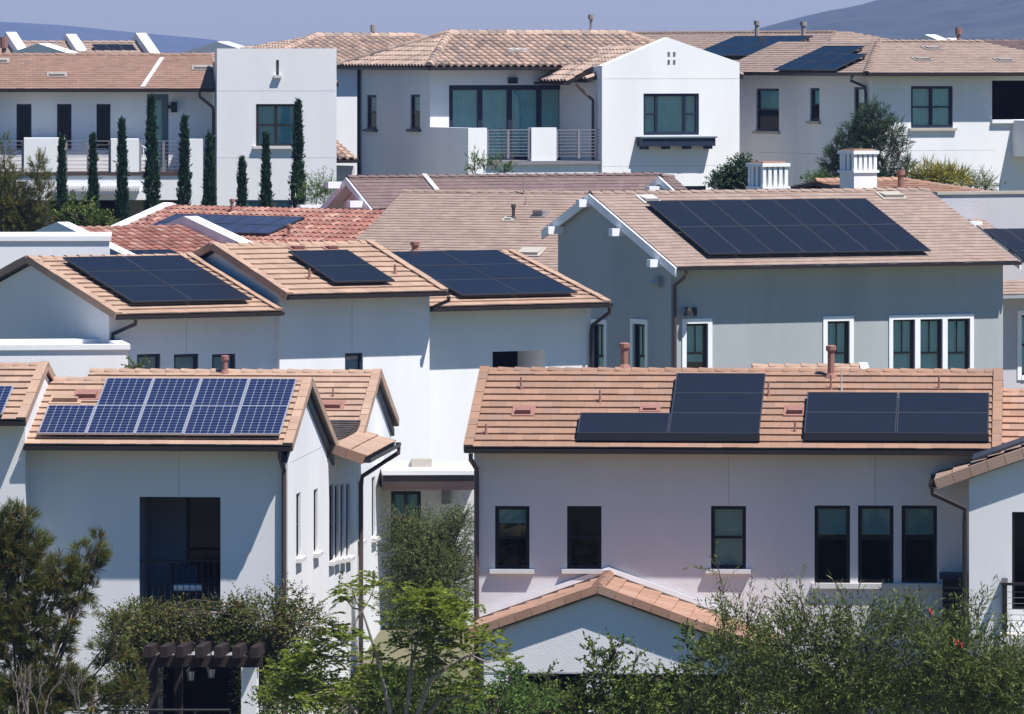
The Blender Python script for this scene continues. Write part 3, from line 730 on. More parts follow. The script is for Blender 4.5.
# ================================================================== MID LEFT HOUSE: three stepped volumes
H = House('townhouse', 'white townhouse with three stepped tan roofs, each carrying a black solar array', 109, 163, 34, 1.9)
ML = H
def volume(H, name, ecor, er, rpx, vwall, uwl, uwr, oe, orr, mat, wm, wml, back, tilek, right=0., lg=None, rakes=(1, 1), zbase=-1, fascia='bronze', gut=True, rk=None, gl=True):
    """gabled volume: ecor = near eave corner pixel (for height), rpx = ridge pixel on the left rake"""
    ve = vwall-oe; a0 = uwl-orr
    _, ze = H.F(ecor[0], ecor[1], ve)
    q = H.on(rpx[0], rpx[1], (er if right else a0, 0, 0), V3((1, 0, 0))); vr, zr = q.y, q.z; p = (zr-ze)/(vr-ve)
    a1 = er; vb = 2*vr-ve; zw = ze+p*oe-.16; vbw = vb-oe
    R = Roof(H, mat, fascia, **tilek); R.gable('u', a0, a1, ve, ze, vr, zr, vb, ze, rakes=rakes, gutter=(1 if gut else 0, 0), rk=rk); R.done(name)
    if gl: H.fac('l', uwl).wall(-vbw, -vwall, zbase, zw, wml, top=[(-vbw, zw), (-vwall, zw), (-vr, zr-.13)])
    H.fac('r', uwr).wall(vwall, vbw, zbase, zw, wm, top=[(vwall, zw), (vbw, zw), (vr, zr-.13)])
    H.fac('b', vbw).wall(-uwr, -uwl, zbase, zw, wm)
    return dict(ve=ve, ze=ze, vr=vr, zr=zr, p=p, a0=a0, a1=a1, vb=vb, zw=zw, n=V3((0, -p, 1)), pt=(0, ve, ze))
tk = dict(kind='flat', ex=.34, w=.33)
# volume one
f1 = H.fac('f', 0.); u280 = H.F(281, 330)[0]
v1 = volume(H, 'roof', (119, 315.5), H.F(281, 313, -.60)[0]+.02, (27, 258.5), 0., 0., u280+.3, .60, .16, 'tile_tan', 'stucco_white', 'stucco_white', None, tk)
for x0, x1 in ((137, 161), (174, 199), (212, 236)):
    f1.win(x0, 354, x1, 380, rail=0, cur=(0, 1), curm='blind', fm='navy_trim', sill=None, fw=.07)
f1.wall(0, u280+.3, -1, v1['zw'], 'stucco_white'); f1.joint(186.5, 322, 354)
q = V3((.25, -.78, v1['ze']-.1)); downspout(H, [q, q-ZV*.1, V3((.06, -.07, v1['ze']-.45)), V3((.06, -.07, v1['ze']-.7)), V3((.06, -.07, 0))], .05)
H.facs[1].joint if 0 else None
# volume two (in front, taller)
vv2 = -.12
f2 = H.fac('f', vv2); u2l = H.F(279.5, 320, vv2)[0]; u2r = H.F(429.5, 320, vv2)[0]
v2 = volume(H, 'roof', (291, 295.5), H.F(447, 291, vv2-.60)[0], (212, 245.5), vv2, u2l, u2r, .60, .16, 'tile_tan', 'stucco_white', 'stucco_white', None, tk)
f2.win(345, 353, 363, 383, rail=.0, cur=(.15, .9), curm='blind', fm='navy_trim', sill=None, fw=.06)
zlow = f2.px(410, 462)[1]
f2.wall(u2l, u2r, -1, v2['zw'], 'stucco_white'); f2.joint(352, 300, 353)
# volume three (set back)
vv3 = .75
f3 = H.fac('f', vv3); u3l = u2r-.3; u3r = H.F(591, 330, vv3)[0]
v3 = volume(H, 'roof', (435, 307.5), H.F(610, 309, vv3-.60)[0], (512, 252), vv3, u3l, u3r, .60, .16, 'tile_tan', 'stucco_white', 'stucco_white', None, tk, right=1, rakes=(0, 1))
a, b_, c, d = f3.recess(492.5, 351, 545, 395, 1.2, 'stucco_white', back='unlit_interior')
f3.wall(u3l, u3r, -1, v3['zw'], 'stucco_white')
q = V3((H.F(448, 296, vv2-.60)[0]-.1, vv2-.78, v2['ze']-.1)); downspout(H, [q, q-ZV*.1, V3((u2r+.25, vv3-.25, v2['ze']-.5)), V3((u2r+.12, vv3-.07, v2['ze']-.7))], .05)
q = V3((H.F(607, 312, vv3-.60)[0]-.05, vv3-.78, v3['ze']-.1)); downspout(H, [q, q-ZV*.12, V3((u3r-.03, vv3-.10, v3['ze']-.55)), V3((u3r-.03, vv3-.07, v3['ze']-.75)), V3((u3r-.03, vv3-.07, 0))], .05)
R0 = Roof(H, 'tile_tan')
R0.vent(309.5, 280, v2['pt'], v2['n'], h=.28, r=.03, cap=False); R0.vent(395, 275, v2['pt'], v2['n'], h=.25, r=.03, cap=False)
R0.hood(299, 251, v2['pt'], v2['n'], w=.3, d=.2); R0.hood(333, 251, v2['pt'], v2['n'], w=.25, d=.2)
R0.vent(415, 254, v3['pt'], v3['n'], h=.2, r=.08)
solar(H, 'black solar array, three rows by two, on the leftmost of the three stepped tan roofs', v1['pt'], v1['n'], (132.5, 303), (253.5, 301), (64, 258.5), 2, 3)
solar(H, 'small black solar array of two stacked panels on the middle stepped tan roof', v2['pt'], v2['n'], (335, 283), (394, 281), (289.5, 252), 1, 2)
solar(H, 'black solar array, three rows by two, on the right one of the stepped tan roofs', v3['pt'], v3['n'], (462, 296), (580, 294.5), (395, 253), 2, 3)
# projecting upper floor over a canopy and the street level door
Dm = Roof(H, 'tile_tan'); 
H.done()
EN = House('entrance_porch', 'white porch with a dark canopy band and glass door between the front houses', 388, 158, 3, 1.5, cat='porch')
fe_ = EN.fac('f', 0)
e0, e1 = EN.F(380, 500)[0], EN.F(474, 500)[0]
up = MB(); a, z_ = EN.F(430, 462, -2.2); 
zt = EN.F(430, 442, -2.2)[1]
def zp(py, v=0.): return EN.F(430, py, v)[1]
cm = MB(); cm.para(V3((e0, -1.7, zp(490, -1.7))), V3((e1-e0, 0, 0)), V3((0, 1.7, 0)), ZV*(zp(475, -1.7)-zp(490, -1.7)), 'bronze_light'); EN.part('canopy', cm)
cm = MB(); cm.para(V3((e0, -1.75, zp(475, -1.7)+.003)), V3((e1-e0, 0, 0)), V3((0, 1.75, 0)), ZV*.10, 'white_trim'); EN.part('coping', cm)
fe_.win(391, 491, 421, 545, cols=2, rail=0, cur=(0, 1), fm='bronze', sill=None, fw=.08, name='glass_door')
fe_.wall(e0, e1, -1, zp(461), 'stucco_white')
lm = MB(); lm.para(fe_.P(fe_.px(446, 500)[0]-.1, zp(504), 0), V3((.2, 0, 0)), ZV*.34, V3((0, -.12, 0)), 'rail_metal'); EN.part('wall_lamp', lm)
mm = MB(); a, b_ = fe_.px(411, 0)[0], fe_.px(431, 0)[0]
mm.para(V3((a, -.5, zp(466))), V3((b_-a, 0, 0)), V3((0, .5, 0)), ZV*.18, 'sill_tan'); EN.part('bracket', mm)
EN.done()
# ================================================================== GREY HOUSE
H = House('grey_house', 'large grey green stucco house with white barge boards and a long black solar array', 671, 184, 28, 2.3)
GH = H
f = H.fac('f', 0.); er = H.F(1019, 262, -.55)[0]; ur = H.F(1003, 300)[0]
ve = -.58; a0 = -.15
_, ze = H.F(681, 267, ve); q = H.on(590, 193, (a0, 0, 0), V3((1, 0, 0))); vr, zr = q.y, q.z; p = (zr-ze)/(vr-ve)
vbw = H.S(558, 230, 0.)[0]; vb = vbw+.58; zb = zr-p*(vb-vr); zw = ze+p*.58-.16; zwb = zb+p*.58-.16; zlo = min(zw, zwb)
R = Roof(H, 'tile_taupe', 'white_trim', ex=.20, w=.26, th=.022)
R.gable('u', a0, er, ve, ze, vr, zr, vb, zb, rakes=(0, 0), gutter=(1, 0)); R.done()
GHp, GHn = (0, ve, ze), V3((0, -p, 1))
bb = Multi()
for (v_, z_) in ((ve, ze), (vb, zb)):
    bb.para(V3((a0-.05, v_, z_-.02)), V3((0, vr-v_, zr-z_)), V3((.06, 0, 0)), ZV*-.24, 'white_trim'); bb.para(V3((er, v_, z_-.02)), V3((0, vr-v_, zr-z_)), V3((.05, 0, 0)), ZV*-.2, 'white_trim')
H.part('barge_board', bb)
for px, py in ((588, 202), (557, 229), (621, 231), (659, 262)):
    q = H.on(px, py, (a0, 0, 0), V3((1, 0, 0))); m = MB(); m.para(V3((a0-.32, q.y-.10, q.z-.13)), V3((1.1, 0, 0)), V3((0, .2, 0)), ZV*.2, 'white_trim'); H.part('outlooker', m)
fl_ = H.fac('l', 0.)
for x0, x1 in ((592.5, 605), (633.5, 646)):
    fl_.win(x0, 324, x1, 383, cols=1, rail=.55, cur=(0, 1), fm='black_trim', sill=None, trim='white_trim', mun=1, fw=.06)
fl_.wall(-vbw, 0, -1, zlo, 'stucco_grey', top=[(-vbw, zlo), (0, zlo), (0, zw), (-vr, zr-.13), (-vbw, zwb)])
fl_.hjoint(600, 670, 301)
f.win(686, 323.5, 707.5, 383, rail=.5, fm='black_trim', sill=None, trim='white_trim', mun=1, fw=.06, cur=(.35, 1))
f.win(827, 321, 849, 380, rail=.55, fm='black_trim', sill=None, trim='white_trim', mun=1, fw=.06)
for x0, x1 in ((892.5, 914.5), (919.7, 942), (947, 969.5)):
    f.win(x0, 319, x1, 378, rail=.58, fm='black_trim', sill=None, mun=1, fw=.06)
a, b_, c, d = f.rect(892.5, 319, 969.5, 378); m = MB()
s1 = f.px(914.5, 340)[0], f.px(919.7, 340)[0]; s2 = f.px(942, 340)[0], f.px(947, 340)[0]
for x, y in ((a-.12, a), s1, s2, (b_, b_+.12)): m.para(f.P(x, c-.12, .001), f.d*(y-x), ZV*(d-c+.24), f.n*.035, 'white_trim')
for x, y in ((a, s1[0]), (s1[1], s2[0]), (s2[1], b_)):
    m.para(f.P(x, d, .001), f.d*(y-x), ZV*.12, f.n*.035, 'white_trim'); m.para(f.P(x, c-.12, .001), f.d*(y-x), ZV*.12, f.n*.035, 'white_trim')
H.part('window_trim', m)
f.wall(0, ur, -1, zlo, 'stucco_grey', top=[(0, zlo), (ur, zlo), (ur, zw), (0, zw)])
f.joint(837.5, 270, 316); f.joint(696, 275, 312)
H.fac('r', ur).wall(0, vbw, -1, zlo, 'stucco_grey', top=[(0, zlo), (vbw, zlo), (vbw, zwb), (vr, zr-.13), (0, zw)]); H.fac('b', vbw).wall(-ur, 0, -1, zlo, 'stucco_grey')
q = V3((.1, ve-.06, ze-.1)); downspout(H, [q, q-ZV*.12, V3((.08, -.07, ze-.5)), V3((.08, -.07, ze-.8)), V3((.08, -.07, 0))], .05, 'bronze_light')
for px, py in ((685, 311),):
    a, z = f.px(px, py); m = MB(); m.tube([f.P(a, z+.08, 0), f.P(a, z+.1, .2)], .02, 'rail_black'); m.tube([f.P(a, z+.12, .2), f.P(a, z, .2), f.P(a, z-.12, .2)], [.04, .10, .13], 'rail_black', 10); H.part('wall_lamp', m)
a, z = f.px(694, 312); m = MB(); m.para(f.P(a-.06, z-.1, 0), f.d*.12, ZV*.22, f.n*.06, 'rail_black'); H.part('vent_cover', m)
a, z = fl_.px(661, 283); m = MB(); m.tube([fl_.P(a, z+.15, .0), fl_.P(a, z+.12, .12), fl_.P(a, z-.06, .22)], [.03, .1, .16], 'stucco_grey', 8); H.part('wall_vent', m)
R0 = Roof(H, 'tile_taupe'); R0.hood(894, 199, GHp, GHn, w=.6, d=.35, h=.1, mat='sill_tan'); R0.hood(652, 203, GHp, GHn, w=.4, d=.4, h=.1, mat='flashing')
H.done()
solar(H, 'long black solar array of two rows and seven columns on the grey stucco house roof', GHp, GHn, (709, 255), (931, 251.5), (647, 202), 7, 2, lift=.14)

# neighbour to the right of the grey house
H = House('grey_house', 'grey mauve house at the right edge beyond the large grey green house', 1003, 193, 28, 2.5)
f = H.fac('f', 0.); er = H.F(1090, 295, -.5)[0]
_, ze = H.F(1000, 295, -1.); p = .36; 
R = Roof(H, 'tile_taupe', 'white_trim', ex=.20, w=.26, th=.022)
q = H.on(1010, 262, (0, -1., ze), V3((0, -p, 1)))
uL = H.F(985, 283, -1.)[0]
R.plane([(uL, -1., ze), (er, -1., ze), (er, .0, ze+p*1.0), (uL, .0, ze+p*1.0)]); R.done('lower_roof')
f.win(1021, 315, 1045, 375, rail=.5, fm='black_trim', sill=None, trim='white_trim')
f.wall(-2, er, -1, ze+p, 'stucco_mauve_and_shade')
# upper body: grey parapet wall and roof with panels
f2 = H.fac('f', 3.5); a0 = H.F(925, 230, 3.)[0]
_, ze2 = H.F(1010, 290, .05); 
q = H.on(985, 219, (0, 0.05, ze2), V3((0, -p, 1))); vr2, zr2 = q.y, q.z
R = Roof(H, 'tile_taupe', 'white_trim', ex=.20, w=.26, th=.022)
a0 = H.on(968, 219, (0, vr2, zr2), V3((0, 1, 0))).x
R.plane([(a0, .05, ze2), (er, .05, ze2), (er, vr2, zr2), (a0, vr2, zr2)]); R.done()
RKp, RKn = (0, .05, ze2), V3((0, -p, 1))
f3 = H.fac('f', vr2+.05); a, b_, c, d = f3.rect(940, 194, 1080, 225); a = H.F(938, 200, vr2+.05)[0]
H.wall.para(V3((a, vr2+.05, -1)), V3((b_-a, 0, 0)), V3((0, .35, 0)), ZV*(d+1), 'stucco_mauve_and_shade')
m = MB(); m.para(V3((a-.05, vr2, d+.002)), V3((b_-a, 0, 0)), V3((0, .45, 0)), ZV*.08, 'sill_tan'); H.part('coping', m)
for px, py in ((973, 224), (1010, 254)):
    q = H.on(px, py, (a0-.05, 0, 0), V3((1, 0, 0))); m = MB(); m.para(V3((a0-.3, q.y-.1, q.z-.1)), V3((.5, 0, 0)), V3((0, .2, 0)), ZV*.18, 'white_trim'); H.part('outlooker', m)
solar(H, 'black solar array cut by the right edge on the brown roof beyond the grey house', RKp, RKn, (1044, 274), (1110, 274), (981, 230), 3, 2)
H.done()

# ================================================================== TAUPE ROOF left of the grey house
H = House('house', 'house behind the stepped roofs whose wide plain taupe shingle roof fills the middle', 455, 201, -22, 3)
p = .38; ve = 0.; _, ze = H.F(450, 268, ve); q = H.on(500, 192, (0, 0, ze), V3((0, -p, 1))); vr, zr = q.y, q.z
a0 = H.on(404, 192, (0, vr, 0), V3((0, 1, 0))).x; a1 = H.on(640, 192, (0, vr, 0), V3((0, 1, 0))).x
R = Roof(H, 'tile_taupe', 'bronze', ex=.20, w=.26, th=.022)
R.gable('u', a0, a1, ve-2.5, ze-p*2.5, vr, zr, 2*vr+1, ze-p, rakes=(0, 0), gutter=(1, 0)); R.done()
zz = ze-2.2*p-.16
H.fac('f', -2.2).wall(a0+.1, a1-.1, -1, zz, 'stucco_grey'); H.fac('b', 2*vr+.5).wall(-a1+.1, -a0-.1, -1, zz, 'stucco_grey')
H.fac('l', a0+.1).wall(-2*vr-.5, 2.2, -1, zz, 'stucco_grey', top=[(-2*vr-.5, zz), (2.2, zz), (-vr, zr-.13)]); H.fac('r', a1-.1).wall(-2.2, 2*vr+.5, -1, zz, 'stucco_grey', top=[(-2.2, zz), (2*vr+.5, zz), (vr, zr-.13)])
R0 = Roof(H, 'tile_taupe'); n = V3((0, -p, 1)); pt = (0, ve, ze)
R0.hood(528, 256, pt, n, w=.6, d=.5, h=.09, mat='sill_tan'); R0.hood(538, 217, pt, n, w=.3, d=.3, h=.18, mat='rail_metal'); 
R0.vent(513.5, 219, pt, n, h=.32, r=.05, mat='bronze_light'); R0.vent(526, 205, pt, n, h=.25, r=.015, mat='pipe_grey', cap=False); R0.hood(508, 221, pt, n, w=.2, d=.2, h=.06, mat='sill_tan')
R0.vent(524, 190, (0, vr, zr), V3((0, .38, 1)), h=.6, r=.015, mat='pipe_grey', cap=False)
H.done()

# ================================================================== MAUVE ROOF
H = House('house', 'house with a long dark mauve shingle roof and a white trimmed left gable', 380, 214, 28, 4)
ve = -.5; a0 = -.5; _, ze = H.F(384, 209, ve); q = H.on(347, 177, (a0, 0, 0), V3((1, 0, 0))); vr, zr = q.y, q.z; p = (zr-ze)/(vr-ve); vb = 2*vr-ve
a1 = H.on(662, 176, (0, vr, zr), V3((0, 1, 0))).x
R = Roof(H, 'tile_mauve', 'white_trim', ex=.20, w=.26, th=.022); R.gable('u', a0, a1, ve, ze, vr, zr, vb, ze, rakes=(0, 0), gutter=(1, 0)); R.done()
zw = ze+p*.5-.16
H.fac('l', 0).wall(-vb+.5, 0, -1, zw, 'stucco_white', top=[(-vb+.5, zw), (0, zw), (-vr, zr-.13)]); H.fac('f', 0).wall(0, a1, -1, zw, 'stucco_white'); H.fac('b', vb-.5).wall(-a1, 0, -1, zw, 'stucco_white')
H.fac('r', a1-.1).wall(0, vb-.5, -1, zw, 'stucco_white', top=[(0, zw), (vb-.5, zw), (vr, zr-.13)])
bb = Multi()
for (v_, z_) in ((ve, ze), (vb, ze)): bb.para(V3((a0-.05, v_, z_-.02)), V3((0, vr-v_, zr-z_)), V3((.06, 0, 0)), ZV*-.22, 'white_trim')
H.part('barge_board', bb)
for px, py in ((341, 184), (363, 203), (313, 207)):
    q = H.on(px, py, (a0, 0, 0), V3((1, 0, 0))); m = MB(); m.para(V3((a0-.5, q.y-.12, q.z-.13)), V3((1.1, 0, 0)), V3((0, .24, 0)), ZV*.2, 'white_trim'); H.part('outlooker', m)
n = V3((0, -p, 1)); q = H.on(424, 176.5, (0, ve, ze), n); q2 = V3((q.x, ve, ze))
m = MB(); m.para(q+n*.0+V3((-.07, 0, .03)), q2-q, V3((.16, 0, 0)), ZV*.06, 'flashing'); H.part('flashing', m)
# small cross gable at the right end
g0 = H.on(640, 190, (0, vr-1.5, 0), V3((0, 1, 0)))
H.done()
H2 = House('dormer_gable', 'small white trimmed gable at the right end of the dark mauve roof', 672, 205, 28, 4, cat='gable')
q = H2.on(662, 176, (0, 0, 0), V3((1, 0, 0))); ev = H2.on(677, 190, (0, 0, 0), V3((1, 0, 0)))
R = Roof(H2, 'tile_mauve', 'white_trim', ex=.2, w=.26, th=.022)
vbk = 2*q.y-ev.y
R.gable('u', -.05, .35, ev.y, ev.z, q.y, q.z, vbk, ev.z, rakes=(0, 0), gutter=(0, 0)); R.done()
H2.fac('l', 0.1).wall(-vbk, -ev.y, -1, ev.z-.1, 'stucco_white', top=[(-vbk, ev.z-.1), (-ev.y, ev.z-.1), (-q.y, q.z-.12)]); H2.fac('f', ev.y+.1).wall(.1, .3, -1, ev.z-.1, 'stucco_white')
m = MB()
for v_ in (ev.y, vbk): m.para(V3((-.12, v_, ev.z-.02)), V3((0, q.y-v_, q.z-ev.z)), V3((.06, 0, 0)), ZV*-.2, 'white_trim')
m.para(V3((-.5, q.y-.14, q.z-.5)), V3((.7, 0, 0)), V3((0, .28, 0)), ZV*.2, 'white_trim'); H2.part('barge_board', m)
H2.done()

# ================================================================== RED BARREL ROOFS
def parapet(H, u, pts, t=.32, mat='stucco_bright', name='parapet', cop=True):
    """thick gable wall standing above the roof end; pts = (v, z) outline of its top"""
    m = MB(); n = V3((1, 0, 0))
    for (v0, z0), (v1, z1) in zip(pts[:-1], pts[1:]):
        zb = min(z0, z1)-2.5
        m.shape([V3((u, v0, zb)), V3((u, v1, zb)), V3((u, v1, z1)), V3((u, v0, z0)), V3((u+t, v0, zb)), V3((u+t, v1, zb)), V3((u+t, v1, z1)), V3((u+t, v0, z0))],
                [(0, 1, 2, 3), (7, 6, 5, 4), (3, 2, 6, 7), (0, 3, 7, 4), (1, 5, 6, 2)], mat)
    H.part(name, m)
H = House('townhouse', 'house with a red barrel tile roof between sloping white parapet walls, left of centre', 60, 182, 34, 3)
a0 = .3; q = H.on(57, 222, (0, 0, 0), V3((1, 0, 0))); vr, zr = q.y, q.z
e_ = H.on(100, 243, (0, 0, 0), V3((1, 0, 0))); p = (zr-e_.z)/(vr-e_.y); ve = e_.y-2.2; ze = zr-p*(vr-ve); dz = .2
a1 = H.on(184, 226, (0, vr, 0), V3((0, 1, 0))).x
R = Roof(H, 'barrel_red', 'bronze', kind='barrel', ex=.36, w=.27)
R.gable('u', a0, a1, ve, ze-dz, vr, zr-dz, 2*vr-ve, ze-dz, rakes=(0, 0)); R.done()
pk = [(ve, ze), (vr, zr), (2*vr-ve, ze)]
parapet(H, 0, pk, .36); parapet(H, a1, [(ve, ze+.1), (vr, zr+.1), (2*vr-ve, ze+.1)], .42)
for kk, u in (('f', ve+.4), ('b', 2*vr-ve-.4)):
    fc = H.fac(kk, u); fc.wall(*((0, a1+.3) if kk == 'f' else (-a1-.3, 0)), -1, ze-dz-.1, 'stucco_bright')
H.fac('l', .02).wall(-(2*vr-ve-.4), -ve-.4, -1, ze-dz, 'stucco_bright'); H.fac('r', a1+.4).wall(ve+.4, 2*vr-ve-.4, -1, ze-dz, 'stucco_bright')
RRp = (0, ve, ze-dz); RRn = V3((0, -p, 1))
H.done()
solar(H, 'thin strip of dark solar panels low on the small red barrel roof', RRp, RRn, (103, 262), (192, 261), (90, 252), 3, 1, lift=.14)
R0 = Roof(H, 'x'); R0.vent(110, 251.5, RRp, RRn, h=.12, r=.17, mat='black_trim', cap=False)
H = House('townhouse', 'house with a wide red barrel tile roof carrying blue solar panels, behind the stepped roofs', 172, 216, -46, 4.2)
vr = 0.; zr = H.F(260, 209.5, 0)[1]; p = .32; ve = -3.8; ze = zr-p*3.8
a1 = H.F(470, 209, 0)[0]
R = Roof(H, 'barrel_red', 'bronze', kind='barrel', ex=.36, w=.27)
R.gable('u', 0, a1, ve, ze, vr, zr, -ve, ze, rakes=(0, 0)); R.done()
parapet(H, -.4, [(ve, ze+.15), (vr, zr+.15), (-ve, ze+.15)], .42)
for kk, u in (('f', ve+.4), ('b', -ve-.4)):
    fc = H.fac(kk, u); fc.wall(*((0, a1) if kk == 'f' else (-a1, 0)), -1, ze-.05, 'stucco_bright')
for kk, u, s0, s1 in (('l', .02, ve+.4, -ve-.4), ('r', a1-.1, ve+.4, -ve-.4)):
    H.fac(kk, u).wall(s0, s1, -1, ze-.05, 'stucco_bright', top=[(s0, ze-.05), (s1, ze-.05), ((s0+s1)/2, zr-.15)])
pt = (0, ve, ze); n = V3((0, -p, 1))
R0 = Roof(H, 'x')
for px, py, h in ((232, 214, .35), (289, 238, .3), (148, 224, .2), (245, 220, .3)): R0.vent(px, py, pt, n, h=h, r=.05 if px != 245 else .012, cap=px in (232, 289))
H.done()
solar(H, 'faded blue solar array on the red barrel roof below the cypress row', pt, n, (140, 231), (277, 231), (170, 214.5), 7, 2, mat='pv_blue', frame='pv_frame')

# flat white parapet blocks
def block(name, label, px0, px1, py, Y, phi, gz, dep=5., mat='stucco_bright', lip=.12, cat='building'):
    H = House(name, label, px0, Y, phi, gz, cat=cat)
    f = H.fac('f', 0); a = f.px(px1, py+10)[0]; z = f.px((px0+px1)/2, py)[1]
    f.wall(0, a, -1, z, mat); H.fac('l', 0).wall(-dep, 0, -1, z, mat); H.fac('r', a).wall(0, dep, -1, z, mat); H.fac('b', dep).wall(-a, 0, -1, z, mat)
    H.wall.face([V3((0, 0, z)), V3((a, 0, z)), V3((a, dep, z)), V3((0, dep, z))], 'sill_stone')
    m = MB(); t = .3
    for (x, y, w, d) in ((-.05, -.05, a+.1, t), (-.05, dep-t+.05, a+.1, t), (-.05, t-.05, t, dep-2*t+.1), (a-t+.05, t-.05, t, dep-2*t+.1)):
        m.para(V3((x, y, z+.002)), V3((w, 0, 0)), V3((0, d, 0)), ZV*lip, mat)
    H.part('coping', m); H.done(); return H
block('parapet_block', 'flat topped white stucco block behind the front left ridge, beside three small windows', -30, 128, 350, 160, 8, .8, dep=3.2)
block('parapet_block', 'long white flat roofed wall at the left edge above the leftmost stepped roof', -30, 109, 241, 175, 3, 2.2, dep=4)

# ================================================================== CHIMNEYS on a low red roofed house
H = House('townhouse', 'mostly hidden house with a low red tile roof and two white louvred chimneys', 740, 204, 35, 3.6)
f = H.fac('f', 0); z0 = H.F(900, 196)[1]; zt = H.F(900, 184.5)[1]; a0 = H.F(868, 190)[0]; a1 = H.F(985, 190)[0]; ac = H.F(872, 190)[0]
f.wall(a0, a1, -1, z0-.1, 'stucco_white'); H.fac('l', a0).wall(-5, 0, -1, z0-.1, 'stucco_white'); H.fac('r', a1).wall(0, 5, -1, z0-.1, 'stucco_white'); H.fac('b', 5).wall(-a1, -a0, -1, z0-.1, 'stucco_white')
R = Roof(H, 'tile_orange', 'bronze', ex=.36)
R.plane([(a0, -.3, z0), (a1, -.3, z0), (a1-1.2, 2.6, zt+.05), (a0, 2.6, zt+.05)]); R.plane([(a1, 5.3, z0), (a0, 5.3, z0), (a0, 2.6, zt+.05), (a1-1.2, 2.6, zt+.05)])
R.plane([(a1, -.3, z0), (a1, 5.3, z0), (a1-1.2, 2.6, zt+.05)]); caps(R.c, (a0, 2.6, zt+.08), (a1-1.2, 2.6, zt+.08), 'tile_orange'); caps(R.c, (a1, -.3, z0+.03), (a1-1.2, 2.6, zt+.08), 'tile_orange'); R.done()
def chimney(px0, px1, ytop, ybase, v):
    a, _ = H.F(px0, ytop, v); b, _ = H.F(px1, ytop, v); w = b-a; zt = H.F(px0, ytop, v)[1]; hb = zt-H.F(px0, ybase, v)[1]
    c = MB(); c.para(V3((a, v, -.5)), V3((w, 0, 0)), V3((0, w*.8, 0)), ZV*(zt-hb+.5), 'stucco_bright')
    c.para(V3((a-.05, v-.05, zt-hb+.002)), V3((w+.1, 0, 0)), V3((0, w*.8+.1, 0)), ZV*.07, 'white_trim')
    ch = H.part('chimney', c)
    m = MB(); m.para(V3((a+.12, v+.12, zt-hb+.08)), V3((w-.24, 0, 0)), V3((0, w*.8-.24, 0)), ZV*(hb-.22), 'bronze'); H.part('flue', m, ch)
    zb = zt-hb+.075
    for i in range(5):
        x = a+i*(w-.12)/4
        for y in (v, v+w*.8-.12):
            m = MB(); m.para(V3((x, y, zb)), V3((.12, 0, 0)), V3((0, .12, 0)), ZV*(hb-.2), 'white_trim'); H.part('louvre', m, ch)
    for y in (v+w*.27, v+w*.5):
        m = MB(); m.para(V3((a, y, zb)), V3((.12, 0, 0)), V3((0, .12, 0)), ZV*(hb-.2), 'white_trim'); H.part('louvre', m, ch)
        m = MB(); m.para(V3((a+w-.12, y, zb)), V3((.12, 0, 0)), V3((0, .12, 0)), ZV*(hb-.2), 'white_trim'); H.part('louvre', m, ch)
    m = MB(); m.para(V3((a-.05, v-.05, zb+hb-.2)), V3((w+.1, 0, 0)), V3((0, w*.8+.1, 0)), ZV*.10, 'white_trim'); m.para(V3((a+.05, v+.05, zb+hb-.1)), V3((w-.1, 0, 0)), V3((0, w*.8-.1, 0)), ZV*.05, 'tile_orange'); H.part('chimney_cap', m, ch)
chimney(763, 788, 162.5, 189, .6); chimney(854, 877, 150, 173, .6)
for px, py, h in ((868, 182, .35), (901, 175, .45)):
    q = V3((H.F(px, py, 1)[0], 1, H.F(px, py, 1)[1])); m = MB(); m.tube([q-ZV*.8, q+ZV*.0], .1, 'pipe_clay', 10); m.tube([q, q+ZV*.15], .13, 'pipe_clay', 10); H.part('vent_pipe', m)
H.done()

# ================================================================== REAR LEFT HOUSE
RY = 229
H = House('villa', 'white house at the rear left with a russet roof, balcony and square tower', 213, RY, 4, 7.2, cat='house')
f = H.fac('f', 0.)
for x0, x1 in ((16.5, 31.5), (57, 71.5), (96.5, 110.5)):
    f.win(x0, 104, x1, 150, rail=0, cur=(0, 1), fm='navy_trim', sill=None, fw=.07, glass='glass_dark')
f.win(147, 94, 168.5, 173, rail=0, cur=(0, 1), fm='teal_trim', sill=None, fw=.2, name='balcony_door', glass='glass')
f.win(-20, 104, -6, 150, rail=0, cur=None, fm='navy_trim', sill=None, fw=.07)
uL = H.F(-120, 100)[0]; zfl = H.F(100, 173)[1]
ve = -.6; _, ze = H.F(100, 89, ve); p = .36; vr, zr = ridge_from(H, 100, 54.5, ve, ze, p); zw = ze+p*.6-.14
f.wall(uL, 0, -1, zw, 'stucco_bright')
H.fac('l', uL).wall(-2*vr, 0, -1, zw, 'stucco_bright'); H.fac('b', 2*vr).wall(0, -uL, -1, zw, 'stucco_bright')
R = Roof(H, 'tile_russet', 'bronze', ex=.2, w=.26, th=.022); R.gable('u', uL-.5, .05, ve, ze, vr, zr, 2*vr-ve, ze, rakes=(1, 0), gutter=(1, 0)); R.done()
n = V3((0, -p, 1)); pt = (0, ve, ze); q0 = H.on(140.5, 88, pt, n); q1 = H.on(160, 59, pt, n); m = MB()
m.para(q0+ZV*.03, q1-q0, V3((.14, 0, 0)), ZV*.03, 'flashing'); H.part('flashing', m)
R0 = Roof(H, 'x'); R0.hood(57, 77, pt, n, w=.5, d=.3, h=.07, mat='pipe_grey'); R0.hood(1, 63, pt, n, w=.4, d=.3, h=.07, mat='pipe_grey'); R0.hood(202, 70, pt, n, w=.5, d=.3, h=.07, mat='pipe_grey')
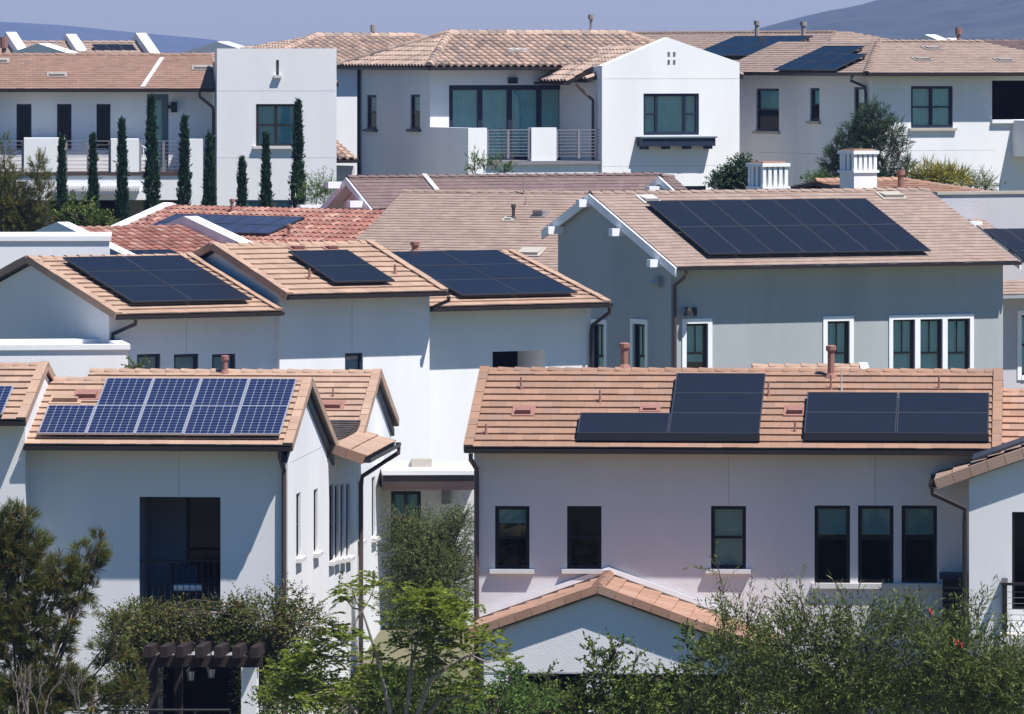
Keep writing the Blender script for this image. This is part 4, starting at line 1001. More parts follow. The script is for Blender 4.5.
a, z = f.px(174, 108); m = MB(); m.para(f.P(a-.1, z-.14, .0), f.d*.2, ZV*.34, f.n*.18, 'rail_black'); m.para(f.P(a-.2, z-.02, .02), f.d*.1, ZV*.12, f.n*.1, 'rail_black'); H.part('wall_lamp', m)
# balcony
vbk = -1.9; fb = H.fac('f', vbk)
a, b_, c, d = fb.rect(-60, 172, 191, 175.5); z1 = fb.px(100, 200)[1]
m = MB(); m.para(V3((a, vbk-.05, c)), V3((b_-a+.05, 0, 0)), V3((0, -vbk+.03, 0)), ZV*(d-c), 'bronze_light'); H.part('balcony_floor', m)
m = MB(); m.para(V3((a, vbk, z1)), V3((b_-a, 0, 0)), V3((0, .3, 0)), ZV*(c-z1-.003), 'stucco_bright'); H.part('balcony_beam', m)
for x0, x1, yt, yb in ((24, 65, 138, 172), (111, 139, 139, 172), (188.5, 203, 139, 215)):
    a, b_, c, d = fb.rect(x0, yt, x1, yb); m = MB(); zz = c if x0 < 180 else -1
    m.para(V3((a, vbk-.02, d if False else (zfl+.0 if x0 < 180 else -1))), V3((b_-a, 0, 0)), V3((0, 1.3, 0)), ZV*(d-(zfl if x0 < 180 else -1)), 'stucco_bright'); H.part('balcony_parapet', m)
for x0, x1 in ((-60, 24), (65, 111), (139, 188.5)):
    a, b_, c, d = fb.rect(x0, 141, x1, 172); m = MB()
    for i in range(8): m.tube([fb.P(a, c+.1+i*(d-c-.1)/7, -.2), fb.P(b_, c+.1+i*(d-c-.1)/7, -.2)], .02 if i == 7 else .012, 'rail_metal', 4)
    for x in (a+.04, (a+b_)/2, b_-.04): m.para(fb.P(x-.04, c, -.24), fb.d*.08, ZV*(d-c), fb.n*.05, 'rail_metal')
    H.part('railing', m)
for x0, x1 in ((50, 128), (150, 186)):
    a, b_, c, d = f.rect(x0, 201, x1, 240); m = MB(); m.para(V3((a, -.9, c)), V3((b_-a, 0, 0)), V3((0, .85, 0)), ZV*(d-c), 'unlit_interior' if x0 == 50 else 'bronze_light'); H.part('garage_opening', m)  # dark blocks stand in for the shaded garage openings
a, b_, c, d = f.rect(-60, 201, 188, 260); H.wall.para(V3((a, vbk+.3, -1)), V3((.3, 0, 0)), V3((0, 1.4, 0)), ZV*(z1+1), 'stucco_bright')
m = MB()
for i in range(34):
    x = fb.px(56+i*2.5, 187)[0]; z = fb.px(100, 191)[1]; m.para(V3((x, vbk-.35, z)), V3((.035, 0, 0)), V3((0, .35, 0)), ZV*.18, 'white_trim')
m.para(V3((fb.px(54, 187)[0], vbk-.28, fb.px(100, 191)[1]-.1)), V3((fb.px(143, 187)[0]-fb.px(54, 187)[0], 0, 0)), V3((0, .08, 0)), ZV*.09, 'white_trim'); H.part('trellis', m)
# tower
ft = H.fac('f', -1.9); t0 = H.F(217, 100, -1.9)[0]; t1 = H.F(336.5, 100, -1.9)[0]; zt = ft.px(276, 48.5)[1]; zt2 = zt
ft.win(256, 104, 296, 146, cols=2, rail=.5, fm='bronze', sill='sill_stone', fw=.07, cur=(0, 1))
ft.win(247, 200, 292, 228, cols=2, rail=0, fm='teal_trim', sill=None, fw=.07, cur=(0, 1))
a, b_, c, d = ft.rect(276, 60, 279, 75); ft.op.append((a, b_, c, d, .25)); ft.H.wall.face([ft.P(a, c, -.25), ft.P(b_, c, -.25), ft.P(b_, d, -.25), ft.P(a, d, -.25)], 'sill_tan')
m = MB(); m.para(ft.P(a-.08, c-.09, 0), ft.d*(b_-a+.16), ZV*.09, ft.n*.12, 'sill_stone'); H.part('sill', m)
ft.wall(t0, t1, -1, zt, 'stucco_bright'); td = 3.
H.fac('l', t0).wall(1.9-td, 1.9, -1, zt, 'stucco_bright'); H.fac('r', t1).wall(-1.9, td-1.9, -1, zt, 'stucco_bright'); H.fac('b', td-1.9).wall(-t1, -t0, -1, zt, 'stucco_bright')
H.wall.face([V3((t0, -1.9, zt)), V3((t1, -1.9, zt)), V3((t1, td-1.9, zt)), V3((t0, td-1.9, zt))], 'stucco_bright')
ft.hjoint(218, 335, 91); ft.hjoint(218, 335, 158)
q = V3((-.25, -.62, ze-.1)); downspout(H, [V3((-.45, -.62, ze-.1)), V3((-.45, -.6, ze-.25)), V3((.0+t0-.1, -.6, ze-.6)), V3((t0-.08, -.6, ze-.8)), V3((t0-.08, -.6, -1))], .05, 'bronze_light')
H.done(); RL = H
ch = thing('garden_chair', 'small white metal garden chair on the rear left balcony by the door', 'chair', H.world((H.F(143, 160, -1)[0], -1.2, zfl+.02)), .4)
for x in (-.2, .2):
    for y in (-.2, .2):
        m = MB(); m.tube([(x*1.1, y*1.1, 0), (x, y, .44)], .015, 'white_trim', 5); m.build('leg', ch)
m = MB(); m.tube([(0, 0, .43), (0, 0, .46)], .25, 'white_trim', 12); m.build('seat', ch)
m = MB(); m.tube([(-.2, .2, .44), (-.22, .25, .8), (0, .27, .92), (.22, .25, .8), (.2, .2, .44)], .015, 'white_trim', 5)
for x in (-.1, 0, .1): m.tube([(x, .2, .44), (x, .27, .88)], .008, 'white_trim', 4)
m.build('backrest', ch)

# ================================================================== REAR MIDDLE HOUSE
H = House('villa', 'white rear centre house with a gabled front, navy window shelf and hipped roof', 468, RY, 24, 7.2, cat='house')
BK = dict(kind='barrel', ex=.36, w=.27)
vm = H.S(430, 100, 0)[0]; vL = H.S(359, 100, 0)[0]
fw_ = H.fac('f', vm); fp = H.fac('f', 0); fl_ = H.fac('l', 0)
ztp = fl_.px(450, 127.5)[1]; zfl = fp.px(540, 161)[1]
ve = vm-.6; _, ze = H.F(500, 67, ve); _, zr = H.F(540, 35, vm+4); 
ucor = H.on(430, 66, (0, ve, 0), V3((0, 1, 0))).x; ucor = min(ucor, -.3); vr = ve+3.85; 
zr = H.F(540, 35, vr)[1]; hp = (zr-ze)/(vr-ve); ua = ucor+2.4; u1 = H.F(583, 66, ve)[0]+3.
zw = ze+hp*.6-.2
ur1 = H.F(626, 35, vr)[0]; u1 = max(u1, ur1+1.5)
R = Roof(H, 'barrel_blend', 'bronze', **BK); vbk = 2*vr-ve
R.plane([(ucor, ve, ze), (u1, ve, ze), (ur1, vr, zr), (ua, vr, zr)]); R.plane([(ucor, vbk, ze), (ucor, ve, ze), (ua, vr, zr)], e=V3((0, 1, 0)))
R.plane([(u1, vbk, ze), (ucor, vbk, ze), (ua, vr, zr), (ur1, vr, zr)]); R.plane([(u1, ve, ze), (u1, vbk, ze), (ur1, vr, zr)], e=V3((0, 1, 0)))
for a, b_ in (((ucor, ve, ze), (ua, vr, zr)), ((ucor, vbk, ze), (ua, vr, zr)), ((ua, vr, zr), (ur1, vr, zr)), ((u1, ve, ze), (ur1, vr, zr))): caps(R.c, V3(a)+ZV*.06, V3(b_)+ZV*.06, 'barrel_blend', w=.15, h=.12)
R.gutter((ucor, ve, ze), (u1-2.7, ve, ze), V3((0, -1, 0))); R.gutter((ucor, ve, ze), (ucor, vbk, ze), V3((-1, 0, 0))); R.done()
n = V3((0, -hp, 1)); pt = (0, ve, ze)
R0 = Roof(H, 'x'); R0.hood(517, 53, pt, n, w=.5, d=.4, h=.1, mat='flashing'); R0.hood(524, 53, pt, n, w=.3, d=.4, h=.1, mat='flashing')
q = V3((H.F(591, 34, vr+.5)[0], vr+.5, zr-.2)); m = MB(); m.tube([q, q+ZV*.75], .05, 'pipe_grey', 8); m.tube([q+ZV*.72, q+ZV*.75, q+ZV*.9], [.06, .11, .11], 'pipe_grey', 8); H.part('vent_pipe', m)
for x0, x1, y0, y1 in ((366.5, 376.5, 95, 129), (410, 420, 94.5, 129)):
    fl_.win(x0, y0, x1, y1, rail=.5, cur=(.5, 1), fm='navy_trim', sill='navy_trim', fw=.08)
fl_.wall(-vL, -vm, -1, zw, 'stucco_bright'); fl_.wall(-vm, 0, -1, ztp, 'stucco_bright')
fw_.win(449, 85, 571.5, 161, cols=4, rail=0, cur=(0, 1), fm='navy_trim', sill=None, fw=.16, name='sliding_door')
fw_.wall(0, H.F(604, 100, vm)[0]+.3, -1, zw, 'stucco_bright')
H.fac('b', vL).wall(-8, 0, -1, zw, 'stucco_bright')
a, z = fw_.px(511, 80.5); m = MB(); m.para(fw_.P(a-.12, z-.1, 0), fw_.d*.3, ZV*.2, fw_.n*.15, 'rail_black'); H.part('wall_lamp', m)
# balcony: parapets, railing, floor
bp = MB()
def bpar(x0, x1, top, dep):
    a, b_ = fp.px(x0, 150)[0], fp.px(x1, 150)[0]
    m = MB(); m.para(V3((a, .002, -1 if x0 < 470 else zfl)), V3((b_-a, 0, 0)), V3((0, dep, 0)), ZV*(top+1 if x0 < 470 else top-zfl), 'stucco_bright'); H.part('balcony_parapet', m)
bpar(468.3, 487, ztp, .3); bpar(531.5, 556.5, ztp, .3)
m = MB(); m.para(V3((.002, .31, -1)), V3((.3, 0, 0)), V3((0, vm-.35, 0)), ZV*(ztp+1), 'stucco_bright'); H.part('balcony_parapet', m)
uT = fp.px(602, 150)[0]
m = MB(); m.para(V3((fp.px(487, 160)[0]+.01, -.12, zfl-.12)), V3((fp.px(609, 160)[0]-fp.px(487, 160)[0], 0, 0)), V3((0, vm+.05, 0)), ZV*.11, 'rail_metal'); H.part('balcony_floor', m)
fp.wall(fp.px(487, 160)[0], uT+.1, -1, zfl-.13, 'stucco_bright')
for x0, x1 in ((487, 531.5), (556.5, 603)):
    a, b_, c, d = fp.rect(x0, 130, x1, 158.5); m = MB()
    for i in range(9): m.tube([fp.P(a, c+.08+i*(d-c-.08)/8, -.1), fp.P(b_, c+.08+i*(d-c-.08)/8, -.1)], .022 if i == 8 else .013, 'rail_metal', 4)
    for x in (a+.05, (a+b_)/2, b_-.05): m.para(fp.P(x-.04, c, -.13), fp.d*.08, ZV*(d-c), fp.n*.06, 'rail_metal')
    H.part('railing', m)
# gabled front
gf = H.fac('f', -.15); g0, g1 = gf.px(602, 100)[0], gf.px(739.5, 100)[0]; gm, gz_ = gf.px(668, 37.5); zs0 = gf.px(602, 66)[1]; zs1 = gf.px(739, 62.5)[1]
gf.win(643.5, 93.5, 699, 135, splits=(1, 2.6, 1), rail=.5, cur=(0, 1), fm='navy_trim', sill=None, fw=.09)
for x in (667.5, 673):
    for y0, y1 in ((52, 57), (60, 65)):
        a, b_, c, d = gf.rect(x, y0, x+2.6, y1); gf.op.append((a, b_, c, d, .2)); H.wall.face([gf.P(a, c, -.2), gf.P(b_, c, -.2), gf.P(b_, d, -.2), gf.P(a, d, -.2)], 'sill_tan')
gf.win(678, 186, 706, 215, cols=1, rail=0, cur=None, fm='navy_trim', sill=None, fw=.08, glass='glass_dark')
zj = min(zs0, zs1); gf.op[-1] = gf.op[-1]
zc = gf.px(668, 66.5)[1]
gf.wall(g0, g1, -1, zc, 'stucco_bright', top=None)
# gable head above the vents is one sheet; vents sit in their own strip
hd = MB(); G2 = [(g0, zc), (g0, zs0), (gm, gz_), (g1, zs1), (g1, zc)]
ops = [o for o in gf.op if o[3] > zc]
xs = sorted({g0, gm, g1, *[v for o in ops for v in o[:2]]})
def topz(x): return zs0+(gz_-zs0)*(x-g0)/(gm-g0) if x <= gm else gz_+(zs1-gz_)*(x-gm)/(g1-gm)
for i in range(len(xs)-1):
    a, b_ = xs[i], xs[i+1]; xm = (a+b_)/2; cut = sorted([(o[2], o[3]) for o in ops if o[0] < xm < o[1]]); z = zc
    for c, d in cut:
        if c > z: H.wall.face([gf.P(a, z), gf.P(b_, z), gf.P(b_, c), gf.P(a, c)], 'stucco_bright')
        z = d
    H.wall.face([gf.P(a, z), gf.P(b_, z), gf.P(b_, topz(b_)), gf.P(a, topz(a))], 'stucco_bright')
gd = 7.
for u, k in ((g0, 'l'), (g1, 'r')):
    z = zs0 if k == 'l' else zs1
    H.fac(k, u).wall(*((.15, .15) if False else ((-gd, .15) if k == 'l' else (-.15, gd))), -1, z-.02, 'stucco_bright')
H.fac('b', gd).wall(-g1, -g0, -1, zj-.1, 'stucco_bright')
m = MB(); t = .35  # thick parapet coping following the gable
for (a, za, b_, zb_) in ((g0, zs0, gm, gz_), (gm, gz_, g1, zs1)):
    m.shape([V3((a, -.15, za)), V3((b_, -.15, zb_)), V3((b_, -.15+t, zb_)), V3((a, -.15+t, za)), V3((a, -.15+t, za-1)), V3((b_, -.15+t, zb_-1))], [(0, 1, 2, 3), (3, 2, 5, 4)], 'stucco_bright')
H.part('gable_coping', m)
R = Roof(H, 'barrel_blend', 'bronze', **BK)
R.plane([(g0-.35, gd, zs0-.45), (g0-.35, t-.1, zs0-.45), (gm, t-.1, gz_-.35), (gm, gd, gz_-.35)]); R.plane([(g1+.35, t-.1, zs1-.45), (g1+.35, gd, zs1-.45), (gm, gd, gz_-.35), (gm, t-.1, gz_-.35)]); R.done('gable_roof')
a, b_, c, d = gf.rect(637, 138, 710, 149)
m = MB(); m.para(gf.P(a, c+.1, 0), gf.d*(b_-a), ZV*(d-c-.1), gf.n*.42, 'navy_trim'); m.para(gf.P(a-.05, d+.001, 0), gf.d*(b_-a+.1), ZV*.05, gf.n*.47, 'teal_trim')
for i in range(4): m.para(gf.P(a+.1+i*(b_-a-.35)/3, c, 0), gf.d*.16, ZV*.10, gf.n*.38, 'navy_trim')
H.part('window_shelf', m)
gf.hjoint(603, 739, 79); gf.hjoint(603, 739, 166.5)
# little tiled eave beside the gable, its gutter pipe
a, _ = gf.px(566, 80); 
R = Roof(H, 'barrel_blend', 'bronze', **BK); zz = H.F(580, 82, .6)[1]; xa = H.F(567, 82, .6)[0]
R.plane([(xa, 3.0, zz), (xa, .55, zz), (g0-.02, .55, zz+.5), (g0-.02, 3.0, zz+.5)]); R.gutter((xa, 3.0, zz), (xa, .55, zz), V3((-1, 0, 0))); R.done('side_roof')
zz2 = zz; downspout(H, [V3((xa+.3, .5, zz-.05)), V3((xa+.5, .45, zz-.3)), V3((g0-.12, .3, zz-.6)), V3((g0-.12, .3, zz-.9)), V3((g0-.12, .3, zfl))], .05, 'bronze_light')
downspout(H, [V3((-.07, vL-.15, zw)), V3((-.07, vL-.15, -1))], .06, 'navy_trim')
H.done(); RM = H
# house behind it, left
H = House('villa', 'house behind the rear centre one, showing a hipped barrel roof above the square white tower', 345, 243, 24, 7.2, cat='house')
f = H.fac('f', 0); ve = -.5; _, ze = H.F(340, 64, ve); vr = 4.; zr = H.F(370, 37.5, vr)[1]; uc = H.F(283, 50, ve)[0]-1.; u1 = H.F(520, 60, ve)[0]; ua = H.F(315, 37, vr)[0]; ub = H.F(415, 37, vr)[0]
R = Roof(H, 'barrel_blend', 'bronze', **BK); vbk = 2*vr-ve
R.plane([(uc, ve, ze), (u1, ve, ze), (ub, vr, zr), (ua, vr, zr)]); R.plane([(u1, vbk, ze), (uc, vbk, ze), (ua, vr, zr), (ub, vr, zr)]); R.plane([(uc, vbk, ze), (uc, ve, ze), (ua, vr, zr)], e=V3((0, 1, 0))); R.plane([(u1, ve, ze), (u1, vbk, ze), (ub, vr, zr)], e=V3((0, 1, 0)))
for a, b_ in (((uc, ve, ze), (ua, vr, zr)), ((ua, vr, zr), (ub, vr, zr)), ((u1, ve, ze), (ub, vr, zr))): caps(R.c, V3(a)+ZV*.06, V3(b_)+ZV*.06, 'barrel_blend', w=.15, h=.12)
R.done()
for k, off, s0, s1 in (('f', 0, uc+.5, u1-.5), ('b', vbk-.5, -u1+.5, -uc-.5), ('l', uc+.5, -vbk+.5, 0), ('r', u1-.5, 0, vbk-.5)): H.fac(k, off).wall(s0, s1, -1, ze, 'stucco_white')
q = V3((H.F(373, 34, vr)[0], vr, zr)); m = MB(); m.tube([q, q+ZV*.2], .06, 'pipe_grey', 8); m.tube([q+ZV*.2, q+ZV*.45], .1, 'pipe_grey', 8); H.part('vent_pipe', m)
# low roofs between the tower and the rear centre house
fz = H.F(340, 140, -6.)[1]
R = Roof(H, 'barrel_blend', 'bronze', **BK); a, b_ = H.F(325, 160, -9.)[0], H.F(358, 160, -9.)[0]; z0 = H.F(350, 160, -9.)[1]; z1 = H.F(350, 139, -7)[1]
R.plane([(a, -9., z0), (b_, -9., z0), (b_, -7., z1), (a, -7., z1)]); R.gutter((a, -9., z0), (b_, -9, z0), V3((0, -1, 0))); R.done('lower_roof')
wl = Multi(); wl.para(V3((a, -7, -1)), V3((b_-a, 0, 0)), V3((0, .3, 0)), ZV*(ze+1), 'stucco_mauve_and_shade'); wl.para(V3((a, -8.7, -1)), V3((b_-a, 0, 0)), V3((0, 1.6, 0)), ZV*(z0+.8), 'stucco_mauve_and_shade'); H.part('side_wall', wl)  # darker stucco puts the shade of the gap into the wall colour
R = Roof(H, 'barrel_blend', 'bronze', **BK); z2 = H.F(345, 84, -7.8)[1]; R.plane([(a, -7.8, z2), (b_-.2, -7.8, z2), (b_-.2, -7., z2+.4), (a, -7., z2+.4)]); R.done('upper_roof')
H.done()

# ================================================================== REAR RIGHT HOUSE
H = House('villa', 'pale house at the rear right with a wide taupe hipped roof', 872, RY, 26, 7.2, cat='house')
f = H.fac('f', 0.); fl_ = H.fac('l', 0.)
ve = -.6; _, ze = H.F(940, 73, ve); vr = ve+3.65; zr = H.F(930, 42, vr)[1]; p = (zr-ze)/3.65; uc = -.55; ua = uc+2.5; pL = (zr-ze)/2.5
ur = H.F(992, 100)[0]; ue = H.F(1130, 80, ve)[0]; vL = H.S(735, 100, 0)[0]; ub = H.F(975, 42, vr)[0]; zw = ze+p*.6-.16
for x0, x1, y0, y1 in ((756, 779, 88.5, 131), (810, 819.5, 88, 121), (854, 864, 87, 121)):
    fl_.win(x0, y0, x1, y1, rail=.5, cur=(.5, 1), fm='navy_trim', sill='sill_tan' if x0 != 854 else None, fw=.08, lowdark=True)
fl_.wall(-vL, 0, -1, zw, 'stucco_white')
f.win(911, 86, 953, 128, cols=2, rail=.5, cur=(0, 1), fm='navy_trim', sill='sill_tan', fw=.09)
a, b_, c, d = f.recess(992, 80.5, 1060, 120, 2., 'stucco_white', back='unlit_interior')
f.win(936.5, 187, 1065, 215, rail=0, cur=None, fm='black_trim', sill=None, glass='glass_dark') if 0 else None
f.wall(0, ue-.6, -1, zw, 'stucco_white')
H.fac('b', vL).wall(-ue+.6, 0, -1, zw, 'stucco_white'); H.fac('r', ue-.6).wall(0, vL, -1, zw, 'stucco_white')
TK = dict(ex=.2, w=.26, th=.022)
R = Roof(H, 'tile_taupe', 'bronze', **TK); vb2 = vL+.5
R.plane([(uc, ve, ze), (ue, ve, ze), (ue-3.6, vr, zr), (ua, vr, zr)]); R.plane([(uc, vb2, ze), (uc, ve, ze), (ua, vr, zr), (ua, vb2, zr)], e=V3((0, 1, 0)))
R.plane([(ua, vr, zr), (ue-3.6, vr, zr), (ue-3.6, vb2, zr-.05), (ua, vb2, zr-.05)])
caps(R.c, (uc, ve, ze+.02), (ua, vr, zr+.02), 'tile_taupe', w=.12, h=.05, seg=.25); caps(R.c, (ua, vr, zr+.02), (ue-3.6, vr, zr+.02), 'tile_taupe', w=.12, h=.05, seg=.25)
R.gutter((uc, ve, ze), (ue, ve, ze), V3((0, -1, 0))); R.gutter((uc, ve, ze), (uc, vb2, ze), V3((-1, 0, 0))); R.done()
pt = (0, ve, ze); n = V3((0, -p, 1)); R0 = Roof(H, 'x')
for px, py in ((924, 61), (934, 50), (1006, 62)): R0.hood(px, py, pt, n, w=.5, d=.3, h=.07, mat='pipe_grey')
downspout(H, [V3((-.4, -.6+1.2, ze-.1)), V3((-.3, .9, ze-.25)), V3((-.07, .35, ze-.45)), V3((-.07, .3, ze-.7)), V3((-.07, .3, -1))], .05, 'navy_trim')
a, b_, c, d = f.rect(1012, 120, 1070, 156); m = MB(); m.para(V3((a, -1., c)), V3((b_-a, 0, 0)), V3((0, 1., 0)), ZV*(d-c), 'stucco_white'); H.part('balcony_parapet', m)
a, b_, c, d = f.rect(992, 120, 1065, 123); m = MB(); m.para(V3((a-.05, -.12, c)), V3((b_-a, 0, 0)), V3((0, .2, 0)), ZV*.12, 'white_trim'); H.part('sill', m)
f.hjoint(880, 995, 151); fl_.hjoint(745, 870, 152)
pl, nl = (uc, 0, ze), V3((-pL, 0, 1))
H.done()
solar(H, 'dark solar array on the left facing slope of the rear right hipped roof', pl, nl, (773.5, 70.5), (834, 70.5), (828, 46.5), 3, 3, skip=((2, 2),), edir=V3((0, -1, 0)))
H = House('villa', 'house behind the rear right one, its higher taupe peak carrying a solar array', 815, 241, 26, 7.2, cat='house')
ve = -.5; uc = -.5; _, ze = H.F(900, 66, ve); vr = ve+4.; zr = H.F(835, 32, vr)[1]; ua = H.F(835, 32, vr)[0]; vb2 = 22.; u1 = H.F(1030, 60, ve)[0]; p = (zr-ze)/(ua-uc)
R = Roof(H, 'tile_taupe', 'bronze', **TK)
R.plane([(uc, vb2, ze), (uc, ve, ze), (ua, vr, zr), (ua, vb2, zr)], e=V3((0, 1, 0))); R.plane([(uc, ve, ze), (u1, ve, ze), (ua+.6, vr, zr), (ua, vr, zr)]); R.plane([(u1, ve, ze), (u1, vb2, ze), (ua+.6, vb2, zr), (ua+.6, vr, zr)], e=V3((0, 1, 0)))
caps(R.c, (ua, vr, zr), (ua, vb2, zr), 'tile_taupe', w=.12, h=.05); R.done()
for k, off, s0, s1 in (('f', 0, 0, u1-.5), ('b', vb2-.5, -u1+.5, 0), ('l', 0, -vb2+.5, 0), ('r', u1-.5, 0, vb2-.5)): H.fac(k, off).wall(s0, s1, -1, ze, 'stucco_white')
for px, py in ((803.5, 33), (757, 32)):
    q = H.on(px, py, (ua-.6, 0, 0), V3((1, 0, 0))); m = MB(); m.tube([q-ZV*.4, q+ZV*.25], .08, 'pipe_grey', 8); m.tube([q+ZV*.25, q+ZV*.4], .12, 'pipe_grey', 8); H.part('vent_pipe', m)
H.done()
solar(H, 'large dark solar array high on the rear roof behind the white gable', (uc, 0, ze), V3((-p, 0, 1)), (690, 56), (770, 55), (735, 37), 4, 2, edir=V3((0, -1, 0)))

H = House('garage', 'low tan roofed outbuilding peeping over the front right pink ridge, with a white gable end', 760, 158, 4, 1.)
zr = H.F(800, 366, 2)[1]; a0, a1 = H.F(752, 363, 2)[0], H.F(866, 363, 2)[0]
R = Roof(H, 'tile_tan', 'white_trim', ex=.3); R.gable('u', a0, a1, 0, zr-.7, 2, zr, 4, zr-.7, rakes=(0, 1), gutter=(0, 0), rk='white_trim'); R.done()
for k, off, s0, s1 in (('f', .3, a0+.1, a1-.1), ('b', 3.7, -a1+.1, -a0-.1)): H.fac(k, off).wall(s0, s1, -1, zr-.75, 'stucco_white')
for k, off, s0, s1 in (('l', a0+.1, -3.7, -.3), ('r', a1-.1, .3, 3.7)): H.fac(k, off).wall(s0, s1, -1, zr-.75, 'stucco_white', top=[(s0, zr-.75), (s1, zr-.75), ((s0+s1)/2, zr-.12)])
H.done()

# ================================================================== SKYLINE HOUSES
H = House('villa', 'far house whose tan roof and sloping white parapets rise above the russet roof', 20, 262, 20, 7.5, cat='house')
ve = -.5; _, ze = H.F(20, 109, ve); vr = 5.5; q = H.F(120, 42, vr); zr = q[1]; a0 = H.F(-40, 42, vr)[0]; a1 = H.F(132, 42, vr)[0]
R = Roof(H, 'tile_taupe', 'bronze', **TK); R.gable('u', a0, a1+.5, ve, ze, vr, zr, 2*vr-ve, ze, rakes=(0, 0)); R.done(); p = (zr-ze)/(vr-ve)
for px, py in ((6, 32), (66, 34), (136, 33)):
    u = H.F(px, py, vr)[0]; z = H.F(px, py, vr)[1]; parapet(H, u, [(vr-3.4, z-p*3.4), (vr, z), (vr+2., z-.9)], .40)
for k, off, s0, s1 in (('f', 0, a0+.3, a1), ('b', 2*vr, -a1, -a0-.3), ('l', a0+.3, -2*vr, 0), ('r', a1, 0, 2*vr)): H.fac(k, off).wall(s0, s1, -1, ze-.05, 'stucco_white')
q = H.on(5, 45, (a0+2, 0, 0), V3((1, 0, 0))); m = MB(); q = at(4, 48, 258); ql = H.R@(q-H.O); m.tube([ql-ZV*.8, ql], .09, 'pipe_clay', 8); m.tube([ql, ql+ZV*.4], .15, 'pipe_clay', 8); H.part('vent_pipe', m)
H.done()
solar(H, 'small dark solar array between white parapets on the skyline at the left', (0, ve, ze), V3((0, -p, 1)), (98, 54), (139, 54), (86, 45), 3, 1)
def far_gable(label, px, py, pyb, Y, w, dep=6, phi=30, mat='stucco_bright', rm='tile_taupe'):
    """small far house: white gable parapet and roof behind it"""
    H = House('villa', label, px, Y, phi, 7.5, cat='house')
    q = H.on(px, py, (0, 0, 0), V3((1, 0, 0))); z = q.z; hw = w; p = (H.F(px, py)[1]-H.F(px, pyb)[1])/hw
    parapet(H, 0, [(-hw, z-p*hw), (0, z), (hw, z-p*hw)], .5, mat)
    R = Roof(H, rm, 'bronze', **TK); R.gable('u', .5, dep, -hw, z-p*hw-.3, 0, z-.3, hw, z-p*hw-.3, rakes=(0, 0)); R.done()
    zz = z-p*hw-.4
    for k, off, s0, s1 in (('f', -hw+.3, 0.02, dep-.3), ('b', hw-.3, -dep+.3, -.02), ('l', .02, -hw+.3, hw-.3), ('r', dep-.3, -hw+.3, hw-.3)): H.fac(k, off).wall(s0, s1, -1, zz, mat)
    H.done()
far_gable('small white gable peeping over the russet roof between two sloping parapets', 38, 43.5, 54, 250, 2.6, dep=4)
far_gable('far white gabled house just left of the square tower top', 217, 41.5, 54, 262, 3.2, dep=7)
far_gable('far white roof fin, leftmost of two above the rear right roof', 925, 34.5, 45, 275, 1.8, dep=1.2)
far_gable('far white roof fin, rightmost of two above the rear right roof', 946, 38, 45, 277, 1.8, dep=1.2)
H = House('villa', 'far house with a dark mauve roof on the skyline at the right edge', 985, 262, 20, 7.5, cat='house')
_, ze = H.F(1000, 54, 0); z1 = H.F(1000, 41, 4)[1]; u1 = H.F(1100, 50)[0]; a0 = H.F(975, 41, 4)[0]
R = Roof(H, 'tile_mauve', 'bronze', **TK); R.gable('u', a0, u1, 0, ze, 4, z1, 8, ze, rakes=(0, 0)); R.done()
for k, off, s0, s1 in (('f', .3, a0+.3, u1-.3), ('b', 7.7, -u1+.3, -a0-.3), ('l', a0+.3, -7.7, -.3), ('r', u1-.3, .3, 7.7)): H.fac(k, off).wall(s0, s1, -1, ze, 'stucco_white')
q = V3((H.F(958.5, 41, -2)[0], -2, H.F(958, 41, -2)[1])); m = MB(); m.tube([q-ZV*2., q+ZV*.25], .08, 'pipe_clay', 8); m.tube([q+ZV*.25, q+ZV*.5], .13, 'pipe_clay', 8); H.part('vent_pipe', m)
H.done()
# ================================================================== VEGETATION
DF = 12.
def rnd_unit(n):
    v = RNG.normal(size=(n, 3)); return v/np.linalg.norm(v, axis=1, keepdims=True)
def leaves_mesh(name, P, D, L, W, mat, parent, fold=.25, kind=None, label=None):
    """one mesh of small leaf faces: base points P, directions D, lengths L, widths W"""
    n = len(P); L = np.broadcast_to(L, n)[:, None]; W = np.broadcast_to(W, n)[:, None]
    D = D/np.linalg.norm(D, axis=1, keepdims=True); S = np.cross(D, rnd_unit(n)); S /= np.linalg.norm(S, axis=1, keepdims=True)+1e-9
    U = np.cross(S, D)
    V = np.empty((n, 4, 3)); V[:, 0] = P; V[:, 1] = P+D*L*.45+S*W*.5+U*W*fold; V[:, 2] = P+D*L; V[:, 3] = P+D*L*.45-S*W*.5+U*W*fold
    me = bpy.data.meshes.new(name); me.vertices.add(n*4); me.vertices.foreach_set('co', V.reshape(-1).astype(np.float32))
    me.loops.add(n*4); me.polygons.add(n); me.loops.foreach_set('vertex_index', np.arange(n*4, dtype=np.int32))
    me.polygons.foreach_set('loop_start', np.arange(0, n*4, 4, dtype=np.int32)); me.polygons.foreach_set('loop_total', np.full(n, 4, dtype=np.int32))
    me.materials.append(MATS[mat]); me.update(calc_edges=True); me.validate()
    o = bpy.data.objects.new(name, me); COL.objects.link(o)
    if parent: o.parent = parent
    return o
def sprigs(c, r, n, flat=.0):
    """points through an ellipsoid, denser near its skin, and outward directions"""
    d = rnd_unit(n); k = RNG.random(n)**.45
    return c+d*r*k[:, None], d
